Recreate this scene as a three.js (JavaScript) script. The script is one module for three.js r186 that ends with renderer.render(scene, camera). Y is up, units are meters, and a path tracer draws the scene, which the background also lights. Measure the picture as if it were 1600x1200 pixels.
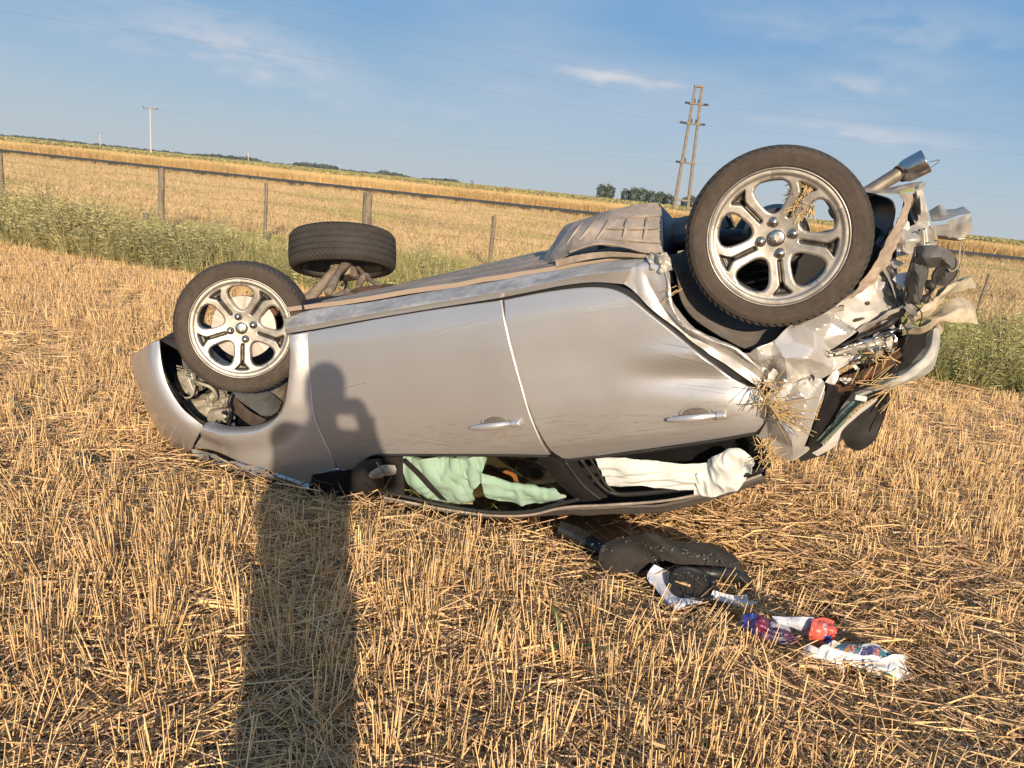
import * as THREE from 'three';
import { mergeGeometries, mergeVertices, toCreasedNormals } from 'three/addons/utils/BufferGeometryUtils.js';
import { RoundedBoxGeometry } from 'three/addons/geometries/RoundedBoxGeometry.js';
import { MarchingCubes } from 'three/addons/objects/MarchingCubes.js';

// ---------------------------------------------------------------- camera, sky, sun, exposure
const scene = new THREE.Scene();
const camera = new THREE.PerspectiveCamera(53.05, 4 / 3, 0.05, 6000);
camera.position.set(0, 1.55, 0);
camera.rotation.order = 'YXZ';
camera.rotation.set(-THREE.MathUtils.degToRad(14.08), 0, THREE.MathUtils.degToRad(5.85));
const renderer = new THREE.WebGLRenderer({ antialias: true });
renderer.toneMapping = THREE.LinearToneMapping;
renderer.toneMappingExposure = 1.5;
renderer.shadowMap.enabled = true;

const SUN = new THREE.Vector3(0.1961, 0.2816, 0.9393).normalize();
const sun = new THREE.DirectionalLight(0xffe7ca, 4.3);
sun.position.copy(SUN).multiplyScalar(60);
sun.castShadow = true;
sun.shadow.mapSize.set(4096, 4096);
Object.assign(sun.shadow.camera, { left: -20, right: 20, top: 20, bottom: -20, near: 1, far: 150 });
scene.add(sun, sun.target);

// ---------------------------------------------------------------- noise and random numbers
function rng(seed) { let s = seed >>> 0; return () => { s = (s + 0x6D2B79F5) >>> 0; let t = s; t = Math.imul(t ^ (t >>> 15), t | 1); t ^= t + Math.imul(t ^ (t >>> 7), t | 61); return ((t ^ (t >>> 14)) >>> 0) / 4294967296; }; }
const R0 = rng(11);
const hash3 = (x, y, z) => { let n = Math.imul(x, 374761393) + Math.imul(y, 668265263) + Math.imul(z, 2147483647 ^ 0x5bd1e995); n = Math.imul(n ^ (n >>> 13), 1274126177); return ((n ^ (n >>> 16)) >>> 0) / 4294967296; };
const fade = t => t * t * (3 - 2 * t);
function noise(x, y = 0, z = 0) {            // value noise, -1..1
  const i = Math.floor(x), j = Math.floor(y), k = Math.floor(z), u = fade(x - i), v = fade(y - j), w = fade(z - k);
  const L = (a, b, t) => a + (b - a) * t;
  const c = (a, b, d) => hash3(i + a, j + b, k + d);
  return 2 * L(L(L(c(0, 0, 0), c(1, 0, 0), u), L(c(0, 1, 0), c(1, 1, 0), u), v), L(L(c(0, 0, 1), c(1, 0, 1), u), L(c(0, 1, 1), c(1, 1, 1), u), v), w) - 1;
}
function fbm(x, y, z = 0, o = 4) { let s = 0, a = 0.5; for (let q = 0; q < o; q++) { s += a * noise(x, y, z); x *= 2.03; y *= 2.03; z = z * 2.03 + 7.1; a *= 0.5; } return s; }
const clamp = (v, a = 0, b = 1) => Math.min(b, Math.max(a, v));
const sstep = (a, b, v) => fade(clamp((v - a) / (b - a)));
const mix = (a, b, t) => a + (b - a) * t;

// ---------------------------------------------------------------- the sky: clear morning air with thin clouds
{
  const W = 2048, H = 1024, data = new Float32Array(W * H * 4);
  // azimuth, elevation, half width, half height, tilt, strength of each cloud bank (radians, from the view direction)
  const at = [[-.352,0.129],[-.288,0.111],[0.081,0.145],[0.151,0.14],[0.031,0.147],[0.365,0.104],[0.272,0.109],[0.431,0.102],[0.368,0.154],[0.314,0.152],[-.173,0.059],[-.097,0.086],[0.42,0.216],[0.274,0.216],[-.489,0.124],[0.409,0.178]];
  const banks = [[.13, .026, .16, .62], [.09, .018, .2, .42], [.062, .0085, .07, .95], [.036, .005, .05, .8], [.03, .006, .05, .6], [.11, .009, .06, .68], [.06, .006, .03, .42], [.06, .008, .06, .4], [.06, .012, .1, .5], [.02, .006, .1, .4], [.010, .006, 0, .55], [.12, .012, .08, .2], [.12, .022, .1, .28], [.1, .02, .1, .25], [.08, .02, .1, .22], [.08, .02, .1, .25]].map((b, i) => [...at[i], ...b]);
  const stops = [[0, [.49, .555, .60]], [.024, [.465, .545, .605]], [.05, [.435, .545, .63]], [.092, [.355, .50, .655]], [.19, [.205, .395, .635]], [.30, [.16, .345, .615]], [.6, [.125, .29, .56]], [1.6, [.10, .235, .50]]];
  const c = [0, 0, 0];
  for (let j = 0; j < H; j++) {
    const el = ((j + .5) / H - .5) * Math.PI, ce = Math.cos(el), se = Math.sin(el);
    for (let i = 0; i < W; i++) {
      const th = ((i + .5) / W - .5) * 2 * Math.PI, dx = Math.cos(th) * ce, dz = Math.sin(th) * ce;
      const e = Math.max(0, el);
      let k = 0; while (k < stops.length - 2 && e > stops[k + 1][0]) k++;
      const t = clamp((e - stops[k][0]) / (stops[k + 1][0] - stops[k][0]));
      for (let q = 0; q < 3; q++) c[q] = mix(stops[k][1][q], stops[k + 1][1][q], t);
      const cs = dx * SUN.x + se * SUN.y + dz * SUN.z;                 // brighter, whiter air round the sun
      const g = .55 * Math.pow(Math.max(0, cs), 5) + 1.3 * Math.pow(Math.max(0, cs), 40);
      c[0] += g * .62; c[1] += g * .56; c[2] += g * .46;
      if (el > 0) {
        const az = Math.atan2(dx, -dz);
        let m = 0;
        for (const [a0, e0, hw, hh, tl, s] of banks) {
          const da = az - a0, de = el - e0 + da * tl; if (Math.abs(da) > 2.6 * hw) continue;
          const n = fbm(az * 30, el * 120, a0 * 50, 5);
          const d = (da / hw) ** 2 + (de / hh + n * 1.5) ** 2;
          m = Math.max(m, s * Math.exp(-d * 1.1) * clamp(.75 + n * 1.1));
        }
        const far = clamp(fbm(az * 3 + 5, el * 14, 3, 5) * 1.6 - .12) * .22 * sstep(.02, .12, el);
        m = Math.max(m, far);
        c[0] = mix(c[0], .70, m); c[1] = mix(c[1], .69, m); c[2] = mix(c[2], .72, m);
      }
      const o = (j * W + i) * 4; data[o] = c[0] * .68; data[o + 1] = c[1] * .68; data[o + 2] = c[2] * .68; data[o + 3] = 1;
    }
  }
  const sky = new THREE.DataTexture(data, W, H, THREE.RGBAFormat, THREE.FloatType);
  sky.mapping = THREE.EquirectangularReflectionMapping; sky.colorSpace = THREE.LinearSRGBColorSpace;
  sky.magFilter = sky.minFilter = THREE.LinearFilter; sky.needsUpdate = true;
  scene.background = sky; scene.environment = sky;
}

// ---------------------------------------------------------------- textures and materials
function tex(size, fn, srgb = true, rep = 1) {      // fn(u, v) -> [r,g,b] 0..1 (sRGB numbers when srgb), tiles only roughly
  const d = new Uint8Array(size * size * 4);
  for (let j = 0; j < size; j++) for (let i = 0; i < size; i++) { const c = fn(i / size, j / size), o = (j * size + i) * 4; for (let q = 0; q < 3; q++) d[o + q] = clamp(c[q]) * 255; d[o + 3] = 255; }
  const t = new THREE.DataTexture(d, size, size); t.colorSpace = srgb ? THREE.SRGBColorSpace : THREE.NoColorSpace;
  t.wrapS = t.wrapT = THREE.RepeatWrapping; t.magFilter = THREE.LinearFilter; t.minFilter = THREE.LinearMipmapLinearFilter; t.generateMipmaps = true; t.repeat.set(rep, rep); t.needsUpdate = true; return t;
}
const wrapN = (u, v, f, o, z = 0) => {              // tiling fbm
  const a = u * f, b = v * f, s = (x, y) => fbm(x, y, z, o);
  return mix(mix(s(a, b), s(a - f, b), u), mix(s(a, b - f), s(a - f, b - f), u), v);
};
const L3 = (r, g, b) => new THREE.Color().setRGB(r, g, b);
const std = (r, g, b, rough = .8, extra = {}) => new THREE.MeshStandardMaterial({ color: L3(r, g, b), roughness: rough, side: THREE.DoubleSide, ...extra });
const grime = tex(512, (u, v) => { const a = wrapN(u, v, 8, 5), b = wrapN(u, v, 60, 3, 9); const k = .86 + a * .22 + b * .16; return [k, k * .985, k * .96]; });
const speck = tex(512, (u, v) => { const a = wrapN(u, v, 6, 4, 2), b = wrapN(u, v, 140, 2, 5); const k = clamp(.86 + a * .16 + b * .1); return [k, k, k]; }, false);
const crumb = tex(256, (u, v) => { const k = .5 + wrapN(u, v, 16, 5, 4) * .6; return [k, k, k]; }, false);
const dustTint = tex(512, (u, v) => { const a = wrapN(u, v, 5, 5, 12), b = wrapN(u, v, 110, 3, 3), k = clamp(.34 + a * .5 + b * .25); return [mix(.98, .92, k), mix(.975, .905, k), mix(.97, .88, k)]; });
const M = {
  paint: new THREE.MeshPhysicalMaterial({ color: L3(.64, .637, .63), metalness: .68, roughness: .43, roughnessMap: speck, map: dustTint, clearcoat: .8, clearcoatRoughness: .06, side: THREE.DoubleSide }),
  bentPaint: new THREE.MeshPhysicalMaterial({ color: L3(.66, .65, .62), metalness: .5, roughness: .45, roughnessMap: speck, map: dustTint, clearcoat: .15, clearcoatRoughness: .3, side: THREE.DoubleSide }),
  sheet: std(.64, .625, .58, .5, { metalness: .35, map: grime }),
  dirt: std(.46, .375, .295, .95, { map: grime, bumpMap: crumb, bumpScale: .004 }),
  tray: std(.47, .41, .345, .85, { map: grime, bumpMap: crumb, bumpScale: .001 }),
  sillPlastic: std(.56, .565, .56, .55, { metalness: .35, map: grime, bumpMap: crumb, bumpScale: .001 }),
  liner: std(.17, .155, .14, .85, { map: grime, bumpMap: crumb, bumpScale: .002 }),
  black: std(.018, .018, .02, .45, { map: grime }),
  trim: std(.03, .029, .028, .6, { map: grime }),
  greyPlastic: std(.12, .12, .115, .5, { map: grime, bumpMap: crumb, bumpScale: .0015 }),
  bumper: std(.46, .47, .44, .6, { map: grime }),
  beige: std(.56, .49, .36, .75, { map: grime }),
  tread: std(.058, .053, .048, .88, { map: grime, bumpMap: crumb, bumpScale: .001 }),
  sidewall: std(.078, .061, .047, .85, { map: grime, bumpMap: crumb, bumpScale: .0006 }),
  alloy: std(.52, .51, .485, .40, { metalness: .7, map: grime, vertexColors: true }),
  alloyDark: std(.20, .18, .155, .7, { metalness: .3, map: grime }),
  chrome: std(.70, .69, .67, .24, { metalness: 1, map: grime }),
  dullSteel: std(.36, .32, .27, .55, { metalness: .6, map: grime, bumpMap: crumb, bumpScale: .001 }),
  armSteel: std(.27, .22, .175, .9, { map: grime, bumpMap: crumb, bumpScale: .003 }),
  disc: std(.42, .40, .37, .5, { metalness: .6, map: grime }),
  rust: std(.16, .085, .05, .95, { map: grime, bumpMap: crumb, bumpScale: .003 }),
  casting: std(.50, .48, .40, .6, { metalness: .25, map: grime, bumpMap: crumb, bumpScale: .002 }),
  bag: std(.60, .63, .60, .85, { bumpMap: crumb, bumpScale: .002 }),
  bagGreen: std(.64, .68, .63, .9, {}),
  glass: new THREE.MeshPhysicalMaterial({ color: L3(.70, .83, .76), roughness: .03, transmission: 1, thickness: 0, side: THREE.DoubleSide }),
  lamp: new THREE.MeshPhysicalMaterial({ color: L3(.85, .86, .86), roughness: .08, transmission: .75, thickness: 0, side: THREE.DoubleSide }),
  shard: new THREE.MeshPhysicalMaterial({ color: L3(.33, .50, .44), roughness: .08, transmission: .6, thickness: 0, side: THREE.DoubleSide }),
  wood: std(.30, .25, .19, .92, { map: grime, bumpMap: crumb, bumpScale: .004 }),
  concrete: std(.33, .28, .215, .9, { map: grime }),
  wire: std(.06, .058, .055, .6),
};

// paint of each door: silver with grains of dust along the belt and, on the rear one, long scrapes (map lies in metres: length, height)
function doorMap(scrapes, dustFrom) {
  const c = document.createElement('canvas'); c.width = c.height = 2048; const x = c.getContext('2d'), r = rng(17 + scrapes.length), Y = h => (1 - h) * 2048;
  x.fillStyle = '#e6e4e1'; x.fillRect(0, 0, 2048, 2048);
  for (let i = 0; i < 26000; i++) { const h = 1 - .75 * r() ** .55 + .0, k = h > dustFrom ? 1 : .16; if (r() > k) continue; x.globalAlpha = .3 + .5 * r(); x.fillStyle = r() < .6 ? '#c4b294' : '#a38f70'; const s = .8 + 2.6 * r() * r(); x.fillRect(r() * 2048, Y(h + .05 * (r() - .5)), s, s); }
  for (let i = 0; i < 260; i++) { x.globalAlpha = .08 + .14 * r(); x.fillStyle = '#bda98a'; x.beginPath(); x.ellipse(r() * 2048, Y(dustFrom + .12 * r()), 10 + 60 * r(), 2 + 6 * r(), .1 * (r() - .5), 0, 7); x.fill(); }
  for (const [l0, h0, l1, h1, w, n] of scrapes) for (let i = 0; i < n; i++) { const o = (r() - .5) * w, q = r() * .3; x.globalAlpha = .5 + .5 * r(); x.strokeStyle = r() < .72 ? '#ffffff' : '#8a857d'; x.lineWidth = 1 + 3.2 * r() * r(); const a = (l0 + (l1 - l0) * q - Math.floor(l0)) * 2048, b = (l1 - (l1 - l0) * .4 * r() - Math.floor(l0)) * 2048; for (const s of [0, 2048]) { x.beginPath(); x.moveTo(a - s, Y(h0 + o + (h1 - h0) * q)); x.lineTo(b - s, Y(h1 + o * 1.6)); x.stroke(); } }
  x.globalAlpha = 1; const t = new THREE.CanvasTexture(c); t.colorSpace = THREE.SRGBColorSpace; t.wrapS = t.wrapT = THREE.RepeatWrapping; t.anisotropy = 4; return t;
}
M.frontDoorPaint = M.paint.clone(); M.frontDoorPaint.map = doorMap([[.95, .85, 1.15, .88, .03, 7], [1.1, .42, 1.4, .40, .02, 5], [.62, .60, .78, .58, .03, 4]], .80);
M.rearDoorPaint = M.paint.clone(); M.rearDoorPaint.map = doorMap([[1.95, .56, 2.3, .66, .05, 22], [2.06, .50, 2.02, .60, .004, 2], [1.70, .40, 1.95, .39, .03, 10], [2.0, .70, 2.38, .74, .05, 14], [2.1, .62, 2.38, .66, .04, 10], [1.5, .93, 2.3, .90, .05, 16]], .80);

// ---------------------------------------------------------------- object helpers
const taken = new Map();
function numbered(n) { const k = taken.get(n) || 0; taken.set(n, k + 1); return k ? `${n}_${String(k).padStart(3, '0')}` : n; }
function shade(o) { o.traverse(m => { if (m.isMesh) { m.castShadow = true; m.receiveShadow = true; } }); return o; }
function tag(o, label, category, group) { o.userData.label = label; o.userData.category = category; if (group) o.userData.group = group; return o; }
function add(o, name) { o.name = numbered(name); scene.add(shade(o)); return o; }
function thing(name, label, category, pos = [0, 0, 0], group) { const o = new THREE.Group(); o.position.set(...pos); add(o, name); return tag(o, label, category, group); }
function part(name, geo, mat, parent) { const m = new THREE.Mesh(geo, mat); m.name = name; parent.add(m); shade(m); return m; }
function structure(name, geo, mat) { const m = new THREE.Mesh(geo, mat); m.userData.kind = 'structure'; return add(m, name); }

function merge(list) { const some = list.some(g => !g.index); return mergeGeometries(list.map(g => { g = some && g.index ? g.toNonIndexed() : g.clone(); if (!g.attributes.uv) g.setAttribute('uv', new THREE.Float32BufferAttribute(new Float32Array(g.attributes.position.count * 2), 2)); for (const k of Object.keys(g.attributes)) if (!['position', 'normal', 'uv', 'color'].includes(k)) g.deleteAttribute(k); return g; })); }
// ---------------------------------------------------------------- geometry helpers (points are arrays; car points are [length, height, side])
const V = p => new THREE.Vector3(p[0], p[1], p[2]);
const carV = p => new THREE.Vector3(p[0], p[1], -p[2]);
function geo(pos, idx, uv) { const g = new THREE.BufferGeometry(); g.setAttribute('position', new THREE.Float32BufferAttribute(pos, 3)); if (uv) g.setAttribute('uv', new THREE.Float32BufferAttribute(uv, 2)); if (idx) g.setIndex(idx); g.computeVertexNormals(); return g; }
function line(pts, n, smooth = true, conv = carV) {
  const v = pts.map(conv); if (v.length === 1) return Array.from({ length: n + 1 }, () => v[0].clone());
  if (smooth && v.length > 2) return new THREE.CatmullRomCurve3(v, false, 'centripetal').getSpacedPoints(n);
  const len = [0]; for (let i = 1; i < v.length; i++) len.push(len[i - 1] + v[i].distanceTo(v[i - 1]));
  const out = []; for (let k = 0, i = 0; k <= n; k++) { const s = len[len.length - 1] * k / n; while (i < v.length - 2 && s > len[i + 1]) i++; out.push(v[i].clone().lerp(v[i + 1], clamp((s - len[i]) / (len[i + 1] - len[i] || 1)))); } return out;
}
// a sheet lofted through rows of points, given thickness; crease noise optional
function loft(rows, o = {}) {
  const { n = 24, m = 5, along = true, across = true, thick = .003, amp = 0, freq = 9, ridge = 0, conv = carV, seed = 0, fv = [1, 1, 1] } = o;
  const rs = rows.map(r => line(r, n, along, conv)), cols = [];
  for (let i = 0; i <= n; i++) cols.push(line(rs.map(r => { const q = r[i]; return [q.x, q.y, q.z]; }), (rows.length - 1) * m, across, V));
  const ny = (rows.length - 1) * m + 1, nx = n + 1, pos = [], uv = [];
  let su = 0; for (let i = 0; i < nx; i++) { if (i) su += cols[i][0].distanceTo(cols[i - 1][0]); let sv = 0; for (let j = 0; j < ny; j++) { if (j) sv += cols[i][j].distanceTo(cols[i][j - 1]); pos.push(cols[i][j].x, cols[i][j].y, cols[i][j].z); uv.push(su, sv); } }
  const idx = []; for (let i = 0; i < nx - 1; i++) for (let j = 0; j < ny - 1; j++) { const a = i * ny + j, b = a + ny; idx.push(a, b, a + 1, b, b + 1, a + 1); }
  let g = geo(pos.slice(), idx, uv);
  if (amp || ridge) {
    const N = g.attributes.normal.array;
    for (let k = 0; k < pos.length; k += 3) { const x = pos[k] * freq * fv[0] + seed, y = pos[k + 1] * freq * fv[1], z = pos[k + 2] * freq * fv[2]; const d = amp * fbm(x, y, z, 3) + ridge * (1 - 2 * Math.abs(noise(x * .8 + 9, y * .8, z * .8))) + ridge * .38 * (1 - 2 * Math.abs(noise(x * 1.9 + 3, y * 1.9, z * 1.9))); for (let q = 0; q < 3; q++) pos[k + q] += N[k + q] * d; }
    g = geo(pos.slice(), idx, uv);
  }
  if (!thick) return g;
  const N = g.attributes.normal.array, back = pos.map((v, k) => v - N[k] * thick), gb = geo(back, idx.slice().reverse(), uv);
  const ring = []; for (let i = 0; i < nx; i++) ring.push(i * ny); for (let j = 1; j < ny; j++) ring.push((nx - 1) * ny + j); for (let i = nx - 2; i >= 0; i--) ring.push(i * ny + ny - 1); for (let j = ny - 2; j > 0; j--) ring.push(j);
  const ep = [], eu = [], ei = []; ring.forEach((k, q) => { const k2 = ring[(q + 1) % ring.length], b = ep.length / 3; for (const [src, kk] of [[pos, k], [pos, k2], [back, k2], [back, k]]) { ep.push(src[kk * 3], src[kk * 3 + 1], src[kk * 3 + 2]); eu.push(0, 0); } ei.push(b, b + 1, b + 2, b, b + 2, b + 3); });
  return merge([g, gb, geo(ep, ei, eu)]);
}
function tube(pts, r, o = {}) {           // a round bar or hose through points; r may be a function of 0..1
  const { conv = carV, n = 24, k = 8, smooth = true } = o, v = pts.map(conv);
  const c = smooth && v.length > 2 ? new THREE.CatmullRomCurve3(v, false, 'centripetal') : (() => { const p = new THREE.CurvePath(); for (let i = 1; i < v.length; i++) p.add(new THREE.LineCurve3(v[i - 1], v[i])); return p; })();
  const rf = typeof r === 'function' ? r : () => r, fr = c.computeFrenetFrames ? c.computeFrenetFrames(n, false) : new THREE.Curve().computeFrenetFrames.call(c, n, false);
  const pos = [], uv = [], idx = []; const len = c.getLength();
  for (let i = 0; i <= n; i++) { const p = c.getPointAt(i / n), rr = rf(i / n); for (let j = 0; j <= k; j++) { const a = j / k * Math.PI * 2, s = Math.sin(a) * rr, q = Math.cos(a) * rr; pos.push(p.x + fr.normals[i].x * q + fr.binormals[i].x * s, p.y + fr.normals[i].y * q + fr.binormals[i].y * s, p.z + fr.normals[i].z * q + fr.binormals[i].z * s); uv.push(i / n * len, a * rr); } }
  for (let i = 0; i < n; i++) for (let j = 0; j < k; j++) { const a = i * (k + 1) + j, b = a + k + 1; idx.push(a, a + 1, b, b, a + 1, b + 1); }
  for (const [i, s] of [[0, 1], [n, -1]]) { const p = c.getPointAt(i / n), b = pos.length / 3; pos.push(p.x, p.y, p.z); uv.push(0, 0); for (let j = 0; j < k; j++) { const a = i * (k + 1) + j; s > 0 ? idx.push(b, a + 1, a) : idx.push(b, a, a + 1); } }
  return geo(pos, idx, uv);
}
// outline given as smooth runs that meet in corners -> dense 2D polygon
function outline(runs, step = .02) {
  if (typeof runs[0][0] === 'number') runs = [runs];
  const out = [];
  for (const r of runs) { const v = r.map(p => new THREE.Vector3(p[0], p[1], 0)); const c = v.length > 2 ? new THREE.CatmullRomCurve3(v, false, 'centripetal') : new THREE.LineCurve3(v[0], v[1]); const n = Math.max(1, Math.round(c.getLength() / step)); for (const p of c.getSpacedPoints(n)) { const l = out[out.length - 1]; if (!l || Math.hypot(l[0] - p.x, l[1] - p.y) > step * .3) out.push([p.x, p.y]); } }
  if (Math.hypot(out[0][0] - out[out.length - 1][0], out[0][1] - out[out.length - 1][1]) < step * .3) out.pop();
  let a = 0; out.forEach((p, i) => { const q = out[(i + 1) % out.length]; a += p[0] * q[1] - q[0] * p[1]; }); if (a < 0) out.reverse();
  return out;
}
function inset(poly, r) { const n = poly.length; return poly.map((p, i) => { const a = poly[(i + n - 1) % n], b = poly[(i + 1) % n]; let x = b[0] - a[0], y = b[1] - a[1]; const l = Math.hypot(x, y) || 1; return [p[0] - y / l * r, p[1] + x / l * r]; }); }
function inside(poly, x, y) { let c = false; for (let i = 0, j = poly.length - 1; i < poly.length; j = i++) { const [a, b] = poly[i], [d, e] = poly[j]; if ((b > y) !== (e > y) && x < (d - a) * (y - b) / (e - b) + a) c = !c; } return c; }
function clipCell(poly, x0, y0, x1, y1) {
  let p = poly; for (const [ax, s, lim] of [[0, 1, x0], [0, -1, x1], [1, 1, y0], [1, -1, y1]]) { const q = []; for (let i = 0; i < p.length; i++) { const a = p[i], b = p[(i + 1) % p.length], da = s * (a[ax] - lim), db = s * (b[ax] - lim); if (da >= 0) q.push(a); if (da * db < 0) { const t = da / (da - db); q.push([a[0] + (b[0] - a[0]) * t, a[1] + (b[1] - a[1]) * t]); } } p = q; if (!p.length) return p; } return p;
}
// a curved panel: polygon in (u, v), surface(u, v) -> side coordinate; rolled edge of radius r and a return flange of the given depth
function panel(poly, surf, o = {}) {
  const { step = .03, r = .006, flange = .02, conv = (u, v, w) => [u, v, -w], open = null } = o;
  const inner = r ? inset(poly, r) : poly;
  let x0 = 1e9, y0 = 1e9, x1 = -1e9, y1 = -1e9; for (const [x, y] of inner) { x0 = Math.min(x0, x); x1 = Math.max(x1, x); y0 = Math.min(y0, y); y1 = Math.max(y1, y); }
  const pos = [], uv = [], idx = [], map = new Map();
  const vert = (x, y) => { const k = Math.round(x * 2e4) + '_' + Math.round(y * 2e4); let i = map.get(k); if (i === undefined) { i = pos.length / 3; map.set(k, i); pos.push(...conv(x, y, surf(x, y))); uv.push(x, y); } return i; };
  const nx = Math.ceil((x1 - x0) / step), ny = Math.ceil((y1 - y0) / step);
  const near = new Set(); for (let i = 0; i < inner.length; i++) { const a = inner[i], b = inner[(i + 1) % inner.length], k = Math.ceil(Math.hypot(b[0] - a[0], b[1] - a[1]) / (step * .2)) + 1; for (let t = 0; t <= k; t++) { const ci = Math.floor((a[0] + (b[0] - a[0]) * t / k - x0) / step), cj = Math.floor((a[1] + (b[1] - a[1]) * t / k - y0) / step); for (let p = -1; p < 2; p++) for (let q = -1; q < 2; q++) near.add((ci + p) * 10007 + cj + q); } }
  for (let i = 0; i < nx; i++) for (let j = 0; j < ny; j++) {
    const a = x0 + i * step, b = y0 + j * step, c = a + step, d = b + step;
    if (!near.has(i * 10007 + j)) { if (inside(inner, a + step / 2, b + step / 2)) { const A = vert(a, b), B = vert(c, b), C = vert(c, d), D = vert(a, d); idx.push(A, B, C, A, C, D); } continue; }
    const p = clipCell(inner, a, b, c, d); if (p.length < 3) continue;
    const vs = p.map(q => new THREE.Vector2(q[0], q[1])); for (const t of THREE.ShapeUtils.triangulateShape(vs, [])) { const q = t.map(k => vert(p[k][0], p[k][1])); if (q[0] !== q[1] && q[1] !== q[2] && q[0] !== q[2]) idx.push(...q); }
  }
  const parts = [];
  // rolled edge and flange
  const rings = r ? [[r, 0], [r * .6, .1 * r], [r * .2, .42 * r], [0, r]] : [[0, 0]]; if (r) rings.shift();
  if (r || flange) {
    const P = [inner.map(([x, y]) => vert(x, y))];
    for (const [ins, drop] of rings) { const q = inset(poly, ins); P.push(q.map(([x, y], k) => { const i = pos.length / 3; const s = surf(inner[k][0], inner[k][1]); pos.push(...conv(x, y, s - drop)); uv.push(x, y); return i; })); }
    const n = poly.length; for (let q = 0; q < P.length - 1; q++) for (let k = 0; k < n; k++) { const k2 = (k + 1) % n; idx.push(P[q][k], P[q + 1][k], P[q + 1][k2], P[q][k], P[q + 1][k2], P[q][k2]); }
    if (flange) { const fp = [], fi = [], fu = []; for (let k = 0; k < n; k++) { const [x, y] = poly[k], s = surf(inner[k][0], inner[k][1]) - r; fp.push(...conv(x, y, s), ...conv(x, y, s - flange)); fu.push(x, y, x, y + flange); const a = k * 2, b = ((k + 1) % n) * 2; fi.push(a, a + 1, b, b, a + 1, b + 1); } parts.push(geo(fp, fi, fu)); }
  }
  if (!o.conv) for (let k = 0; k < idx.length; k += 3) { const t = idx[k]; idx[k] = idx[k + 1]; idx[k + 1] = t; }
  parts.unshift(geo(pos, idx, uv)); return parts.length > 1 ? merge(parts) : parts[0];
}
// crumpled surface: flat facets between scattered points (Delaunay), creases slightly rounded
function crumple(pts, round = .0025) {
  const P = pts.map(p => [p[0], p[1], p[2]]), n = P.length; P.push([-50, -50, .8], [50, -50, .8], [0, 80, .8]);
  let T = [[n, n + 1, n + 2]];
  for (let i = 0; i < n; i++) { const bad = [], keep = []; for (const t of T) { const [a, b, c] = t.map(k => P[k]), d = 2 * (a[0] * (b[1] - c[1]) + b[0] * (c[1] - a[1]) + c[0] * (a[1] - b[1])), sa = a[0] ** 2 + a[1] ** 2, sb = b[0] ** 2 + b[1] ** 2, sc = c[0] ** 2 + c[1] ** 2, ux = (sa * (b[1] - c[1]) + sb * (c[1] - a[1]) + sc * (a[1] - b[1])) / d, uy = (sa * (c[0] - b[0]) + sb * (a[0] - c[0]) + sc * (b[0] - a[0])) / d; (Math.hypot(P[i][0] - ux, P[i][1] - uy) < Math.hypot(a[0] - ux, a[1] - uy) ? bad : keep).push(t); } const e = new Map(); for (const t of bad) for (let q = 0; q < 3; q++) { const a = t[q], b = t[(q + 1) % 3], k = Math.min(a, b) + '_' + Math.max(a, b); e.has(k) ? e.set(k, null) : e.set(k, [a, b]); } T = keep; for (const v of e.values()) if (v) T.push([v[0], v[1], i]); }
  T = T.filter(t => t.every(k => k < n));
  const raw = (x, y) => { for (const [a, b, c] of T) { const A = P[a], B = P[b], C = P[c], d = (B[1] - C[1]) * (A[0] - C[0]) + (C[0] - B[0]) * (A[1] - C[1]), l = ((B[1] - C[1]) * (x - C[0]) + (C[0] - B[0]) * (y - C[1])) / d, m = ((C[1] - A[1]) * (x - C[0]) + (A[0] - C[0]) * (y - C[1])) / d; if (l > -1e-6 && m > -1e-6 && l + m < 1 + 1e-6) return l * A[2] + m * B[2] + (1 - l - m) * C[2]; } let s = 0, w = 0; for (let i = 0; i < n; i++) { const d = 1 / ((P[i][0] - x) ** 2 + (P[i][1] - y) ** 2 + 1e-6) ** 2; s += d * P[i][2]; w += d; } return s / w; };
  return (x, y) => { let s = 2 * raw(x, y), k = 2; for (let a = 0; a < 6; a++) { s += raw(x + round * Math.cos(a * 1.047), y + round * Math.sin(a * 1.047)); k++; } return s / k + .003 * fbm(x * 18, y * 18, 2, 3) + .003 * Math.abs(noise(x * 11, y * 11, 6)); };
}


// ================================================================ ground, road and fields
const edgeZ = x => -8.9 + .27 * x + .5 * noise(x * .35, 3);          // far edge of the stubble field
const fenceZ = x => -14.6 + .2 * x;
const roadZ = x => -66.5 + .19 * x;                                    // middle of the road
const meadowTex = tex(1024, (u, v) => { const a = wrapN(u, v, 5, 5, 21), b = wrapN(u, v, 70, 3, 8), k = clamp(.5 + a * 1.1), s = 1 + b * .35; return [mix(.60, .50, k) * s, mix(.52, .455, k) * s, mix(.36, .28, k) * s]; });
const soilTex = tex(1024, (u, v) => { const a = wrapN(u, v, 7, 5, 31), b = wrapN(u, v, 90, 3, 18), k = clamp(.5 + a * 1.3 + b * .4); return [mix(.47, .74, k), mix(.355, .57, k), mix(.25, .38, k)]; });
{
  const g = new THREE.PlaneGeometry(6000, 6000, 1, 1).rotateX(-Math.PI / 2), uv = g.attributes.uv; for (let i = 0; i < uv.count; i++) uv.setXY(i, uv.getX(i) * 6000 / 14, uv.getY(i) * 6000 / 14);
  g.translate(0, -.03, 0); structure('ground', g, std(1, 1, 1, 1, { map: meadowTex }));
}
const relief = (x, z) => .012 + .022 * fbm(x * 1.7, z * 1.7, 4, 3) + .012 * fbm(x * 9, z * 9, 1, 2);
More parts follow.
